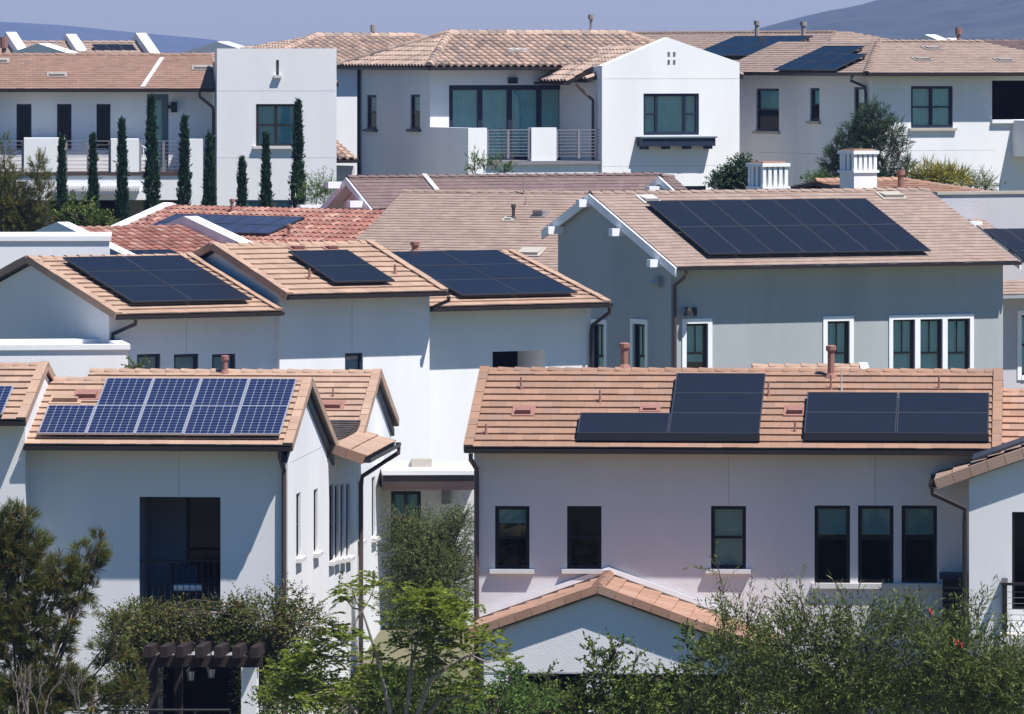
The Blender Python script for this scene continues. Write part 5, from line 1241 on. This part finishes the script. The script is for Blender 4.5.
STY = {
 'lance': dict(L=.14, W=.026, k=10, tw=.46, spread=.75, up=.5, mat='leaf_oleander'),
 'broad': dict(L=.085, W=.042, k=9, tw=.22, spread=.9, up=.35, mat='leaf_broad'),
 'olive': dict(L=.055, W=.018, k=10, tw=.30, spread=.9, up=.3, mat='leaf_olive'),
 'vine': dict(L=.055, W=.032, k=8, tw=.25, spread=1., up=.1, mat='leaf_vine'),
 'pine': dict(L=.19, W=.011, k=46, tw=.13, spread=.62, up=.5, mat='leaf_pine'),
 'pinefar': dict(L=.20, W=.02, k=14, tw=.25, spread=.6, up=.6, mat='leaf_pine_deep'),
 'cypress': dict(L=.13, W=.045, k=5, tw=.15, spread=.5, up=1.6, mat='leaf_cypress'),
 'yellow': dict(L=.5, W=.04, k=4, tw=.1, spread=.9, up=.6, mat='leaf_yellow'),
 'fresh': dict(L=.14, W=.03, k=9, tw=.3, spread=.6, up=.9, mat='leaf_fresh'),
}
def foliage(sty, blobs, dens, parent, base, name='foliage', mat=None, scale=1.):
    s = STY[sty]; Ps, Ds, Ls, Ws = [], [], [], []
    tips = []
    for c, r in blobs:
        c = np.array(c); r = np.array(r); n = max(3, int(dens*DF*(r[0]*r[2])*random.choice((.45, .8, 1., 1.35))))
        P, d = sprigs(c, r, n); D = d*np.array([1, 1, .8])+np.array([0, 0, s['up']])+RNG.normal(size=(n, 3))*.25
        D /= np.linalg.norm(D, axis=1, keepdims=True); tips.append((P, D))
        k = s['k']; t = np.linspace(0., 1, k)
        tw = s['tw']*scale*RNG.uniform(.6, 1.3, n)
        B = P[:, None, :]+D[:, None, :]*(t[None, :, None]*tw[:, None, None])
        ld = D[:, None, :]+rnd_unit(n*k).reshape(n, k, 3)*s['spread']*1.15
        Ps.append(B.reshape(-1, 3)); Ds.append(ld.reshape(-1, 3)); m = n*k
        Ls.append(s['L']*scale*RNG.uniform(.6, 1.25, m)); Ws.append(s['W']*scale*RNG.uniform(.7, 1.2, m))
    o = leaves_mesh(name, np.concatenate(Ps)-np.array(base), np.concatenate(Ds), np.concatenate(Ls), np.concatenate(Ws), mat or s['mat'], parent)
    return o, tips
def plant(name, label, cat, sty, basepx, Y, gz, blobs, dens, group=None, hubz=None, stem=.05, mat=None, scale=1., wood='bark', twigs=14, thick=None, trunk=True):
    """blobs: (px, py, rx px, ry px[, dy metres]) -> ellipsoids in the world around distance Y"""
    S = F_PX/Y; base = at(basepx, 0, Y); base.z = gz
    B = []
    for b in blobs:
        dy = b[4] if len(b) > 4 else random.uniform(-.3, .3); c = at(b[0], b[1], Y+dy); B.append(((c.x, c.y, c.z), (b[2]/S, (thick or (b[2]+b[3])/2/S*.9), b[3]/S)))
    root = thing(name, label, cat, base, 0, group)
    o, tips = foliage(sty, B, dens, root, base, mat=mat, scale=scale)
    if trunk:
        m = MB(); hub = V3((0, 0, hubz or max(.15, (min(b[0][2] for b in B)-gz)*.5)))
        m.tube([(0, 0, -.1), hub], [stem*1.3, stem], wood, 6)
        for (c, r), (P, D) in zip(B, tips):
            c_ = V3(c)-base; mid = hub.lerp(c_, .5)+V3((random.uniform(-.1, .1), random.uniform(-.1, .1), random.uniform(-.05, .2)))
            m.tube([hub, mid, c_], [stem*.6, stem*.35, stem*.2], wood, 5)
            for i in RNG.choice(len(P), min(len(P), twigs), replace=False):
                q = V3(P[i])-base; m.tube([c_.lerp(mid, .2), c_.lerp(q, .5)+V3((0, 0, .04)), q, q+V3(D[i])*STY[sty]['tw']*.8], [stem*.22, stem*.15, stem*.1, .003], wood, 4, cap=False)
        m.build('trunk', root)
    return root

# cypress row in front of the rear left house
cyp = [(62, 138, 245, 11, 'leftmost cypress of the row, in front of the shaded balcony parapet'), (93, 137, 240, 11, 'cypress second from the left in the row below the balcony railing'),
       (123, 121, 215, 11, 'cypress in front of the middle balcony parapet of the rear left house'), (152.5, 98, 212, 14, 'tallest cypress, in front of the teal balcony door'),
       (184, 119, 214, 12, 'cypress in front of the right end of the balcony railing'), (210, 137, 214, 10, 'cypress beside the left edge of the square white tower'),
       (241, 160, 214, 9, 'smallest cypress, left of the tower window'), (266, 136, 214, 9, 'narrow cypress in front of the tower window mullion'), (297.5, 103, 216, 14, 'tall cypress at the right side of the tower window')]
for px, y0, y1, w, lab in cyp:
    Y = 222; S = F_PX/Y; base = at(px, 0, Y); base.z = 7; top = at(px, y0, Y).z; bot = at(px, y1, Y).z-2.0; Hh = top-bot; R_ = w/S/2
    R_ *= random.uniform(.82, 1.15); lean = (random.uniform(-.012, .012), random.uniform(-.012, .012))
    root = thing('cypress_tree', lab, 'tree', base, 0, 'slender cypress trees in a row'); root.rotation_euler = (lean[0], lean[1], 0)
    n = int(900*Hh/4); t = RNG.random(n); rr = R_*.82*np.minimum(1, (1-t)*1.9+.04)**.9*np.minimum(1, .55+t*2.5)*(.75+.35*RNG.random(n))*(1+.12*np.sin(t*23+px)); a = RNG.random(n)*2*np.pi
    P = np.stack([rr*np.cos(a), rr*np.sin(a), bot-7+t*Hh], 1); P = np.repeat(P, 5, 0)+RNG.normal(size=(n*5, 3))*.035
    D = np.repeat(np.stack([np.cos(a)*.35, np.sin(a)*.35, np.full(n, 1.)], 1), 5, 0)+RNG.normal(size=(n*5, 3))*.28
    leaves_mesh('crown', P, D, RNG.uniform(.08, .2, n*5), RNG.uniform(.03, .06, n*5), 'leaf_cypress', root)
    m = MB(); m.tube([(0, 0, -.2), (0, 0, bot-7+Hh*.8)], [.09, .02], 'bark', 6); m.build('trunk', root)

plant('pine_tree', 'green pine at the left edge in front of the rear left balcony', 'tree', 'pinefar', 10, 214, 6, [(4, 200, 14, 30), (22, 215, 18, 24), (42, 200, 8, 30), (-2, 225, 24, 24), (30, 232, 26, 12), (4, 160, 7, 22), (14, 180, 8, 14), (38, 172, 5, 14)], 55, mat='leaf_pine')
plant('shrub', 'green bush between the left cypresses and the red roofs', 'shrub', 'broad', 80, 216, 6, [(78, 215, 16, 18), (100, 226, 16, 12)], 60, scale=1.4)
plant('pine_tree', 'bushy dark green pine between the two white chimneys of the red roofed house', 'tree', 'pinefar', 868, 216, 6.5,
      [(872, 114, 5, 10), (864, 126, 6, 14), (882, 124, 6, 12), (852, 138, 7, 14), (874, 140, 10, 12), (893, 136, 7, 14), (842, 152, 8, 12), (862, 158, 10, 14), (884, 158, 10, 14), (900, 152, 6, 14), (832, 165, 6, 14), (850, 172, 10, 12), (872, 175, 12, 12), (896, 174, 8, 12), (908, 172, 4, 14), (828, 182, 6, 10), (880, 188, 30, 8)], 75, stem=.09)
plant('yucca_plant', 'yellow green spiky plant in front of the rear right house wall', 'plant', 'yellow', 935, 215, 6, [(935, 176, 18, 9), (952, 180, 18, 6), (925, 182, 14, 6)], 55, stem=.05)
plant('shrub', 'low dry hedge right of the yellow spiky plant', 'shrub', 'olive', 975, 216, 6, [(970, 184, 14, 6), (986, 186, 8, 5)], 160, scale=1.4)
plant('shrub', 'dark leafy bush left of the square chimney, by the gabled white wall', 'shrub', 'broad', 735, 214, 6, [(735, 180, 16, 10), (742, 172, 9, 10), (722, 186, 10, 6)], 160, scale=1.3, mat='leaf_pine_deep')
plant('shrub', 'bright green shoots right of the square white chimney base', 'shrub', 'fresh', 815, 213, 6, [(815, 184, 7, 5), (826, 186, 6, 4)], 160)
plant('potted_plant', 'upright bright green shoots below the rear centre balcony railing', 'plant', 'fresh', 488, 222, 6.5, [(474, 167, 4, 9), (484, 165, 5, 9), (496, 166, 4, 9), (505, 170, 4, 5)], 60)
plant('shrub', 'loose pale green shrub beside the tower foot and the mauve roof gable', 'shrub', 'olive', 315, 220, 6.5, [(318, 192, 14, 8), (326, 188, 8, 8)], 90, scale=1.5, mat='leaf_fresh')
plant('shrub', 'small green leaf tip behind the front left ridge beside the white block', 'shrub', 'broad', 134, 158, 3, [(134, 366, 7, 5)], 150)

# between the two front houses
plant('olive_tree', 'grey green olive like tree between the two front houses', 'tree', 'olive', 430, 151, .3,
      [(405, 545, 20, 26), (430, 535, 24, 24), (455, 545, 22, 30), (415, 575, 26, 26), (450, 580, 26, 26), (400, 520, 12, 10), (462, 520, 10, 12), (432, 610, 40, 30), (402, 600, 20, 26), (430, 560, 30, 30)], 190, stem=.07, twigs=24)

# climbing vine on the pergola
plant('climbing_vine', 'straggly climbing vine with russet tips over the pergola top', 'vine', 'vine', 150, 136.5, 0,
      [(140, 622, 34, 16), (180, 622, 30, 14), (220, 622, 32, 16), (262, 620, 32, 20), (300, 625, 26, 20), (285, 600, 18, 14), (240, 604, 14, 8), (125, 640, 24, 26), (138, 670, 16, 30), (275, 655, 24, 30), (262, 690, 18, 30), (160, 636, 26, 9), (200, 634, 30, 8), (240, 634, 26, 8), (132, 700, 18, 24, 1.2), (120, 672, 22, 24, 1.5), (258, 668, 16, 20), (146, 660, 8, 26)], 170, stem=.03, twigs=14, scale=1.05, hubz=3.05)
# foreground pine
plant('pine_tree', 'foreground pine at the bottom left with open needle tufts and brown cones', 'tree', 'pine', 20, 122, .2,
      [(18, 560, 34, 34), (0, 530, 22, 24), (26, 520, 10, 12), (60, 575, 20, 14), (88, 568, 15, 22), (98, 548, 7, 12), (45, 600, 30, 18), (75, 612, 24, 12), (20, 630, 40, 22), (60, 640, 14, 10), (112, 655, 24, 10),
       (122, 626, 12, 6), (10, 680, 40, 30), (95, 700, 32, 14), (130, 690, 14, 12), (50, 690, 40, 26), (85, 590, 14, 8), (-10, 600, 26, 60), (28, 655, 40, 20), (20, 700, 50, 20)], 40, stem=.06, twigs=14)
root = thing('bare_shrub', 'leafless grey twiggy shrub in front of the foreground pine, bottom left', 'shrub', at(40, 0, 116)*1.0); root.location.z = 0
m = MB(); bz = root.location
def twig(p, d, l, r, dep):
    q = p+d*l; m.tube([p, p.lerp(q, .5)+V3((random.uniform(-.03, .03), 0, 0)), q], [r, r*.8, r*.55], 'twig_grey', 4, cap=False)
    if dep:
        for _ in range(random.choice((2, 2, 3))): twig(p.lerp(q, random.uniform(.5, 1)), (d+V3((random.uniform(-.5, .5), random.uniform(-.4, .4), random.uniform(-.1, .3)))).normalized(), l*random.uniform(.6, .85), r*.6, dep-1)
for x in (18, 30, 44, 76):
    p = V3(at(x, 730, 116))-V3(bz); m.tube([(p.x*.6, 0, -.1), p], .02, 'twig_grey', 5)
    for k in range(2): twig(p, V3((random.uniform(-.3, .3), random.uniform(-.2, .2), 1)).normalized(), .5, .014, 3)
m.build('twigs', root)

# feather leaved tree in the centre left
def feather_tree(label, basepx, Y, gz, stems, fr_n, group=None):
    S = F_PX/Y; base = at(basepx, 0, Y); base.z = gz; root = thing('jacaranda_tree', label, 'tree', base, 0, group)
    m = MB(); P, D, L, W = [], [], [], []
    for pts, tips in stems:
        pw = [at(x, y, Y+dy)-base for x, y, dy in pts]; k = len(pw); m.tube(pw, [.055*(1-.7*i/(k-1)) for i in range(k)], 'bark_pale', 6)
        for (tx, ty, rx, ry, nn) in tips:
            c = at(tx, ty, Y+random.uniform(-.4, .4))-base; st = pw[-1] if len(pw) < 3 else min(pw[1:], key=lambda q: (q-c).length)
            m.tube([st, st.lerp(c, .55)+V3((0, 0, -.08)), c], [.022, .016, .010], 'bark_pale', 5)
            for i in range(int(nn*fr_n)):
                o = c+V3((random.gauss(0, rx/S*.55), random.gauss(0, .35), random.gauss(0, ry/S*.5)))
                dr = V3((random.uniform(-1, 1), random.uniform(-1, 1), random.uniform(-.15, .55))).normalized(); ln = random.uniform(.28, .5)
                sd = dr.cross(ZV).normalized(); droop = -.35
                if random.random() < .35: m.tube([c, o], [.007, .004], 'bark_pale', 3, cap=False)
                for j in range(13):
                    t = j/12; q = o+dr*ln*t+ZV*droop*ln*t*t
                    for s_ in (-1, 1):
                        P.append(q); dd = sd*s_+dr*.55+ZV*random.uniform(-.3, .15); D.append(dd); L.append(.125*(1-.6*abs(t-.4))*random.uniform(.8, 1.1)); W.append(.034)
    m.build('trunk', root)
    leaves_mesh('crown', np.array([tuple(p) for p in P]), np.array([tuple(p) for p in D]), np.array(L), np.array(W), 'leaf_feather', root, fold=.1)
feather_tree('yellow green feathery leaved tree with pale forked branches in the bottom centre left', 405, 127, 0, [
    ([(400, 760, 0), (408, 700, 0), (412, 660, .1), (430, 600, .2)], [(415, 612, 22, 18, 10), (440, 605, 24, 18, 12), (455, 620, 16, 14, 8), (412, 640, 18, 14, 7), (448, 640, 20, 14, 9), (430, 596, 18, 8, 7)]),
    ([(400, 760, 0), (385, 690, 0), (375, 650, -.1), (362, 610, -.1)], [(352, 588, 14, 6, 3), (376, 582, 14, 5, 3), (345, 598, 10, 6, 2), (340, 640, 22, 16, 8), (318, 655, 24, 14, 9), (370, 665, 20, 16, 8)]),
    ([(395, 760, 0), (345, 700, .1), (325, 680, .1)], [(300, 665, 22, 14, 8), (310, 690, 22, 14, 9), (340, 690, 20, 12, 8), (285, 690, 16, 14, 6)]),
    ([(408, 740, 0), (430, 680, -.2), (455, 662, -.2), (470, 655, -.2)], [(468, 665, 20, 14, 5), (484, 640, 12, 8, 3), (500, 660, 10, 8, 2), (430, 665, 20, 14, 6)]),
    ([(408, 740, 0), (440, 700, .1), (470, 695, .1)], [(460, 690, 20, 12, 5)])], 5.)
plant('shrub', 'rounded leafy green shrub under the feathery tree at the bottom', 'shrub', 'broad', 300, 130, 0, [(285, 700, 26, 22), (320, 705, 30, 18), (355, 700, 26, 22), (390, 695, 28, 26), (425, 690, 28, 26), (300, 680, 24, 16), (450, 705, 22, 20)], 110, stem=.05, twigs=8)
plant('shrub', 'glossy broad leaved shrub in front of the entry gable wall', 'shrub', 'broad', 610, 132, 0,
      [(606, 672, 18, 16), (592, 650, 5, 8), (638, 655, 6, 10), (614, 650, 7, 8), (560, 700, 26, 10), (600, 704, 34, 16), (520, 700, 22, 12), (640, 700, 24, 16), (655, 680, 12, 10), (545, 676, 5, 5), (488, 704, 22, 12)], 75, stem=.04, twigs=16, scale=1.15)
plant('shrub', 'light green shrub left of the glossy one, below the entry eave', 'shrub', 'broad', 490, 131, 0, [(512, 678, 9, 10), (495, 698, 20, 12), (470, 704, 18, 12), (530, 705, 22, 9)], 85, stem=.03, twigs=8, mat='leaf_fresh')
plant('shrub', 'leafy upright shrub with broad leaves right of the glossy shrub', 'shrub', 'broad', 690, 131, 0, [(688, 642, 6, 12), (703, 662, 10, 14), (678, 676, 10, 9), (690, 698, 18, 16), (716, 648, 8, 9)], 75, stem=.03, twigs=14, scale=1.15)
plant('oleander', 'tall slender leaved oleander in front of the entry gable right end', 'shrub', 'lance', 745, 129, 0,
      [(742, 640, 24, 26), (730, 670, 26, 30), (765, 665, 26, 30), (725, 700, 30, 20), (765, 700, 30, 24), (748, 615, 14, 14), (722, 618, 5, 26), (719, 570, 3, 6)], 62, stem=.025, twigs=10)
plant('oleander', 'wide slender leaved oleander below the row of three windows', 'shrub', 'lance', 850, 127, 0,
      [(805, 612, 16, 14), (785, 640, 22, 22), (820, 640, 26, 22), (850, 615, 20, 10), (868, 640, 28, 24), (895, 620, 12, 12), (800, 675, 36, 30), (850, 680, 40, 32), (895, 670, 30, 30), (805, 705, 40, 20), (870, 705, 40, 20), (800, 600, 6, 10)], 68, stem=.03, twigs=12)
ol = plant('oleander', 'slender leaved oleander with a few small red blossoms at the bottom right', 'shrub', 'lance', 960, 127, 0,
      [(930, 640, 22, 20), (950, 665, 30, 30), (915, 625, 10, 14), (975, 650, 16, 26), (978, 610, 6, 14), (1000, 680, 30, 26), (1015, 660, 12, 24), (940, 700, 40, 24), (990, 705, 40, 20), (1030, 690, 30, 30), (960, 615, 6, 8)], 66, stem=.03, twigs=12)
P = []
for x, y in ((931, 611), (957, 642), (962, 645)): P += [tuple(at(x+random.uniform(-2, 2), y+random.uniform(-2, 2), 126.2+random.uniform(-.1, .1))-ol.location) for _ in range(9)]
leaves_mesh('blossom', np.array(P), rnd_unit(len(P)), .045, .04, 'petal_red', ol)

plant('hedge', 'added dense hedge darkening the gaps behind the slender leaved oleanders at the bottom right', 'hedge', 'broad', 860, 131.5, 0,
      [(740, 705, 30, 22), (785, 700, 30, 24), (830, 703, 30, 24), (875, 700, 30, 26), (920, 698, 30, 26), (965, 700, 30, 26), (1010, 696, 30, 28), (700, 712, 26, 14)], 95, stem=.04, twigs=5)  # added mass, darkens the bright gaps between the oleanders
plant('hedge', 'added dense hedge darkening the gaps low across the foot of the entry gable wall', 'hedge', 'broad', 570, 134.5, 0,
      [(500, 706, 26, 20), (545, 706, 28, 18), (590, 706, 28, 18), (635, 706, 28, 20), (665, 704, 20, 22)], 95, stem=.04, twigs=5)  # added so bright wall and ground do not show through the shrubs

# ================================================================== TERRAIN, SKYLINE, AIR, LIGHT
def gz(x, y):
    pts = [(-400, 40), (0, 12.2), (100, .0), (146, .0), (160, 1.2), (172, 1.7), (190, 2.6), (205, 4.2), (225, 7.1), (300, 7.3), (420, 2), (900, -6), (60000, -8)]
    if y <= pts[0][0]: return pts[0][1]
    for (a, za), (b, zb) in zip(pts[:-1], pts[1:]):
        if y <= b: return za+(zb-za)*(y-a)/(b-a)
    return -8
ys = [-400, -150, -50]+list(range(0, 320, 6))+[340, 380, 420, 600, 900, 2000, 5000, 12000, 40000]; xs = [-40000, -8000, -2000, -500, -150]+list(range(-60, 61, 8))+[150, 500, 2000, 8000, 40000]
m = MB(); vs = [(x, y, gz(x, y)+(random.uniform(-.05, .05) if abs(x) < 60 and 0 < y < 300 else 0)) for y in ys for x in xs]; k = len(xs)
m.shape(vs, [(j*k+i, j*k+i+1, (j+1)*k+i+1, (j+1)*k+i) for j in range(len(ys)-1) for i in range(k-1)], 'ground_mat')
tag(m.build('ground'), kind='structure')
m = MB(); m.shape([(-80, 128.5, .012), (80, 121, .012), (80, 127, .012), (-80, 134.5, .012)], [(0, 1, 2, 3)], 'paving_mat'); tag(m.build('path'), kind='structure') if 0 else None
def hill(name, Y, prof, dy, base=-8):
    """long ridge with a broken crest; prof = (px, py) of its skyline"""
    n = 140; xs = [prof[0][0]+(prof[-1][0]-prof[0][0])*i/n for i in range(n+1)]; vs = []; rows = 14
    ph = [random.uniform(0, 6) for _ in range(8)]
    for j in range(rows+1):
        t = j/rows
        for x in xs:
            for (a, ya), (b, yb) in zip(prof[:-1], prof[1:]):
                if x <= b: yy = ya+(yb-ya)*(x-a)/(b-a); break
            top = at(x, yy, Y); w = sum(math.sin(x*.013*(q+1)+ph[q]+t*5*(q % 3))/(q+1.5) for q in range(8))
            f_ = math.sin(t*math.pi)**.8 if t < .5 else math.sin(t*math.pi)**.8
            y = Y+(t-.5)*dy; z = base+(top.z-base)*f_+w*6*(1 if .05 < t < .95 else 0)*abs(math.cos(t*math.pi))
            vs.append(((x-CX)/F_PX*Y, y+w*dy*.01, z))
    m = MB(); k = n+1; m.shape(vs, [(j*k+i, j*k+i+1, (j+1)*k+i+1, (j+1)*k+i) for j in range(rows) for i in range(n)], 'hill_mat')
    tag(m.build(name), kind='structure')
hill('hill', 9500, [(-1500, 30), (-300, 15), (0, 21.5), (60, 25), (130, 32), (210, 39), (300, 60), (500, 80), (900, 90)], 2600)
hill('hill', 5200, [(560, 90), (680, 50), (760, 28), (800, 17), (860, 5), (900, -6), (1000, -18), (1200, -30), (2200, -45), (3200, 0)], 2400)

w = bpy.data.worlds.new('World'); scene.world = w; w.use_nodes = True; nt = w.node_tree
SUN = V3((.42, -.32, 1.0)).normalized(); el = math.asin(SUN.z); az = math.atan2(SUN.x, SUN.y)
sky = nt.nodes.new('ShaderNodeTexSky'); sky.sky_type = 'NISHITA'; sky.sun_disc = False; sky.sun_elevation = el; sky.sun_rotation = az
sky.altitude = 150; sky.air_density = 1.0; sky.dust_density = .3; sky.ozone_density = 4.
bg = nt.nodes['Background']; bg.inputs['Strength'].default_value = .067; hs = nt.nodes.new('ShaderNodeHueSaturation'); hs.inputs['Saturation'].default_value = 1.6; nt.links.new(sky.outputs[0], hs.inputs['Color']); nt.links.new(hs.outputs[0], bg.inputs['Color'])
sd = bpy.data.lights.new('sun', 'SUN'); sd.energy = 5.0; sd.angle = math.radians(.53); sd.color = (1., .965, .92)
so = bpy.data.objects.new('sun', sd); COL.objects.link(so); so.rotation_euler = (-SUN).to_track_quat('-Z', 'Y').to_euler(); so.location = (0, 0, 60)

# air: one even volume around everything, sky outside
hz = bpy.data.materials.new('air'); hz.use_nodes = True; nt = hz.node_tree; nt.nodes.clear()
o_ = nt.nodes.new('ShaderNodeOutputMaterial'); pv = nt.nodes.new('ShaderNodeVolumePrincipled'); pv.inputs['Density'].default_value = 1.0e-4; pv.inputs['Color'].default_value = (.36, .48, .92, 1); pv.inputs['Anisotropy'].default_value = .0
nt.links.new(pv.outputs[0], o_.inputs['Volume']); MATS['air'] = hz
m = MB(); m.para(V3((-41000, -420, -16)), V3((82000, 0, 0)), V3((0, 11900, 0)), ZV*132, 'air'); hb = m.build('haze'); tag(hb, kind='stuff')

cam = bpy.data.cameras.new('camera'); co = bpy.data.objects.new('camera', cam); COL.objects.link(co); co.location = CAM; co.rotation_euler = (math.radians(90), 0, 0)
cam.sensor_width = 36; cam.lens = 36*F_PX/1024; cam.shift_x = 0; cam.shift_y = -(357-Y0)/1024; cam.clip_start = .5; cam.clip_end = 90000
scene.camera = co
vs_ = scene.view_settings; scene.display_settings.display_device = 'sRGB'; vs_.view_transform = 'Standard'; vs_.look = 'None'; vs_.exposure = .60; vs_.gamma = 1; vs_.use_curve_mapping = False

for o in scene.objects:
    if 'label' in o and not 4 <= len(o['label'].split()) <= 16: print('LABEL', len(o['label'].split()), o['label'])
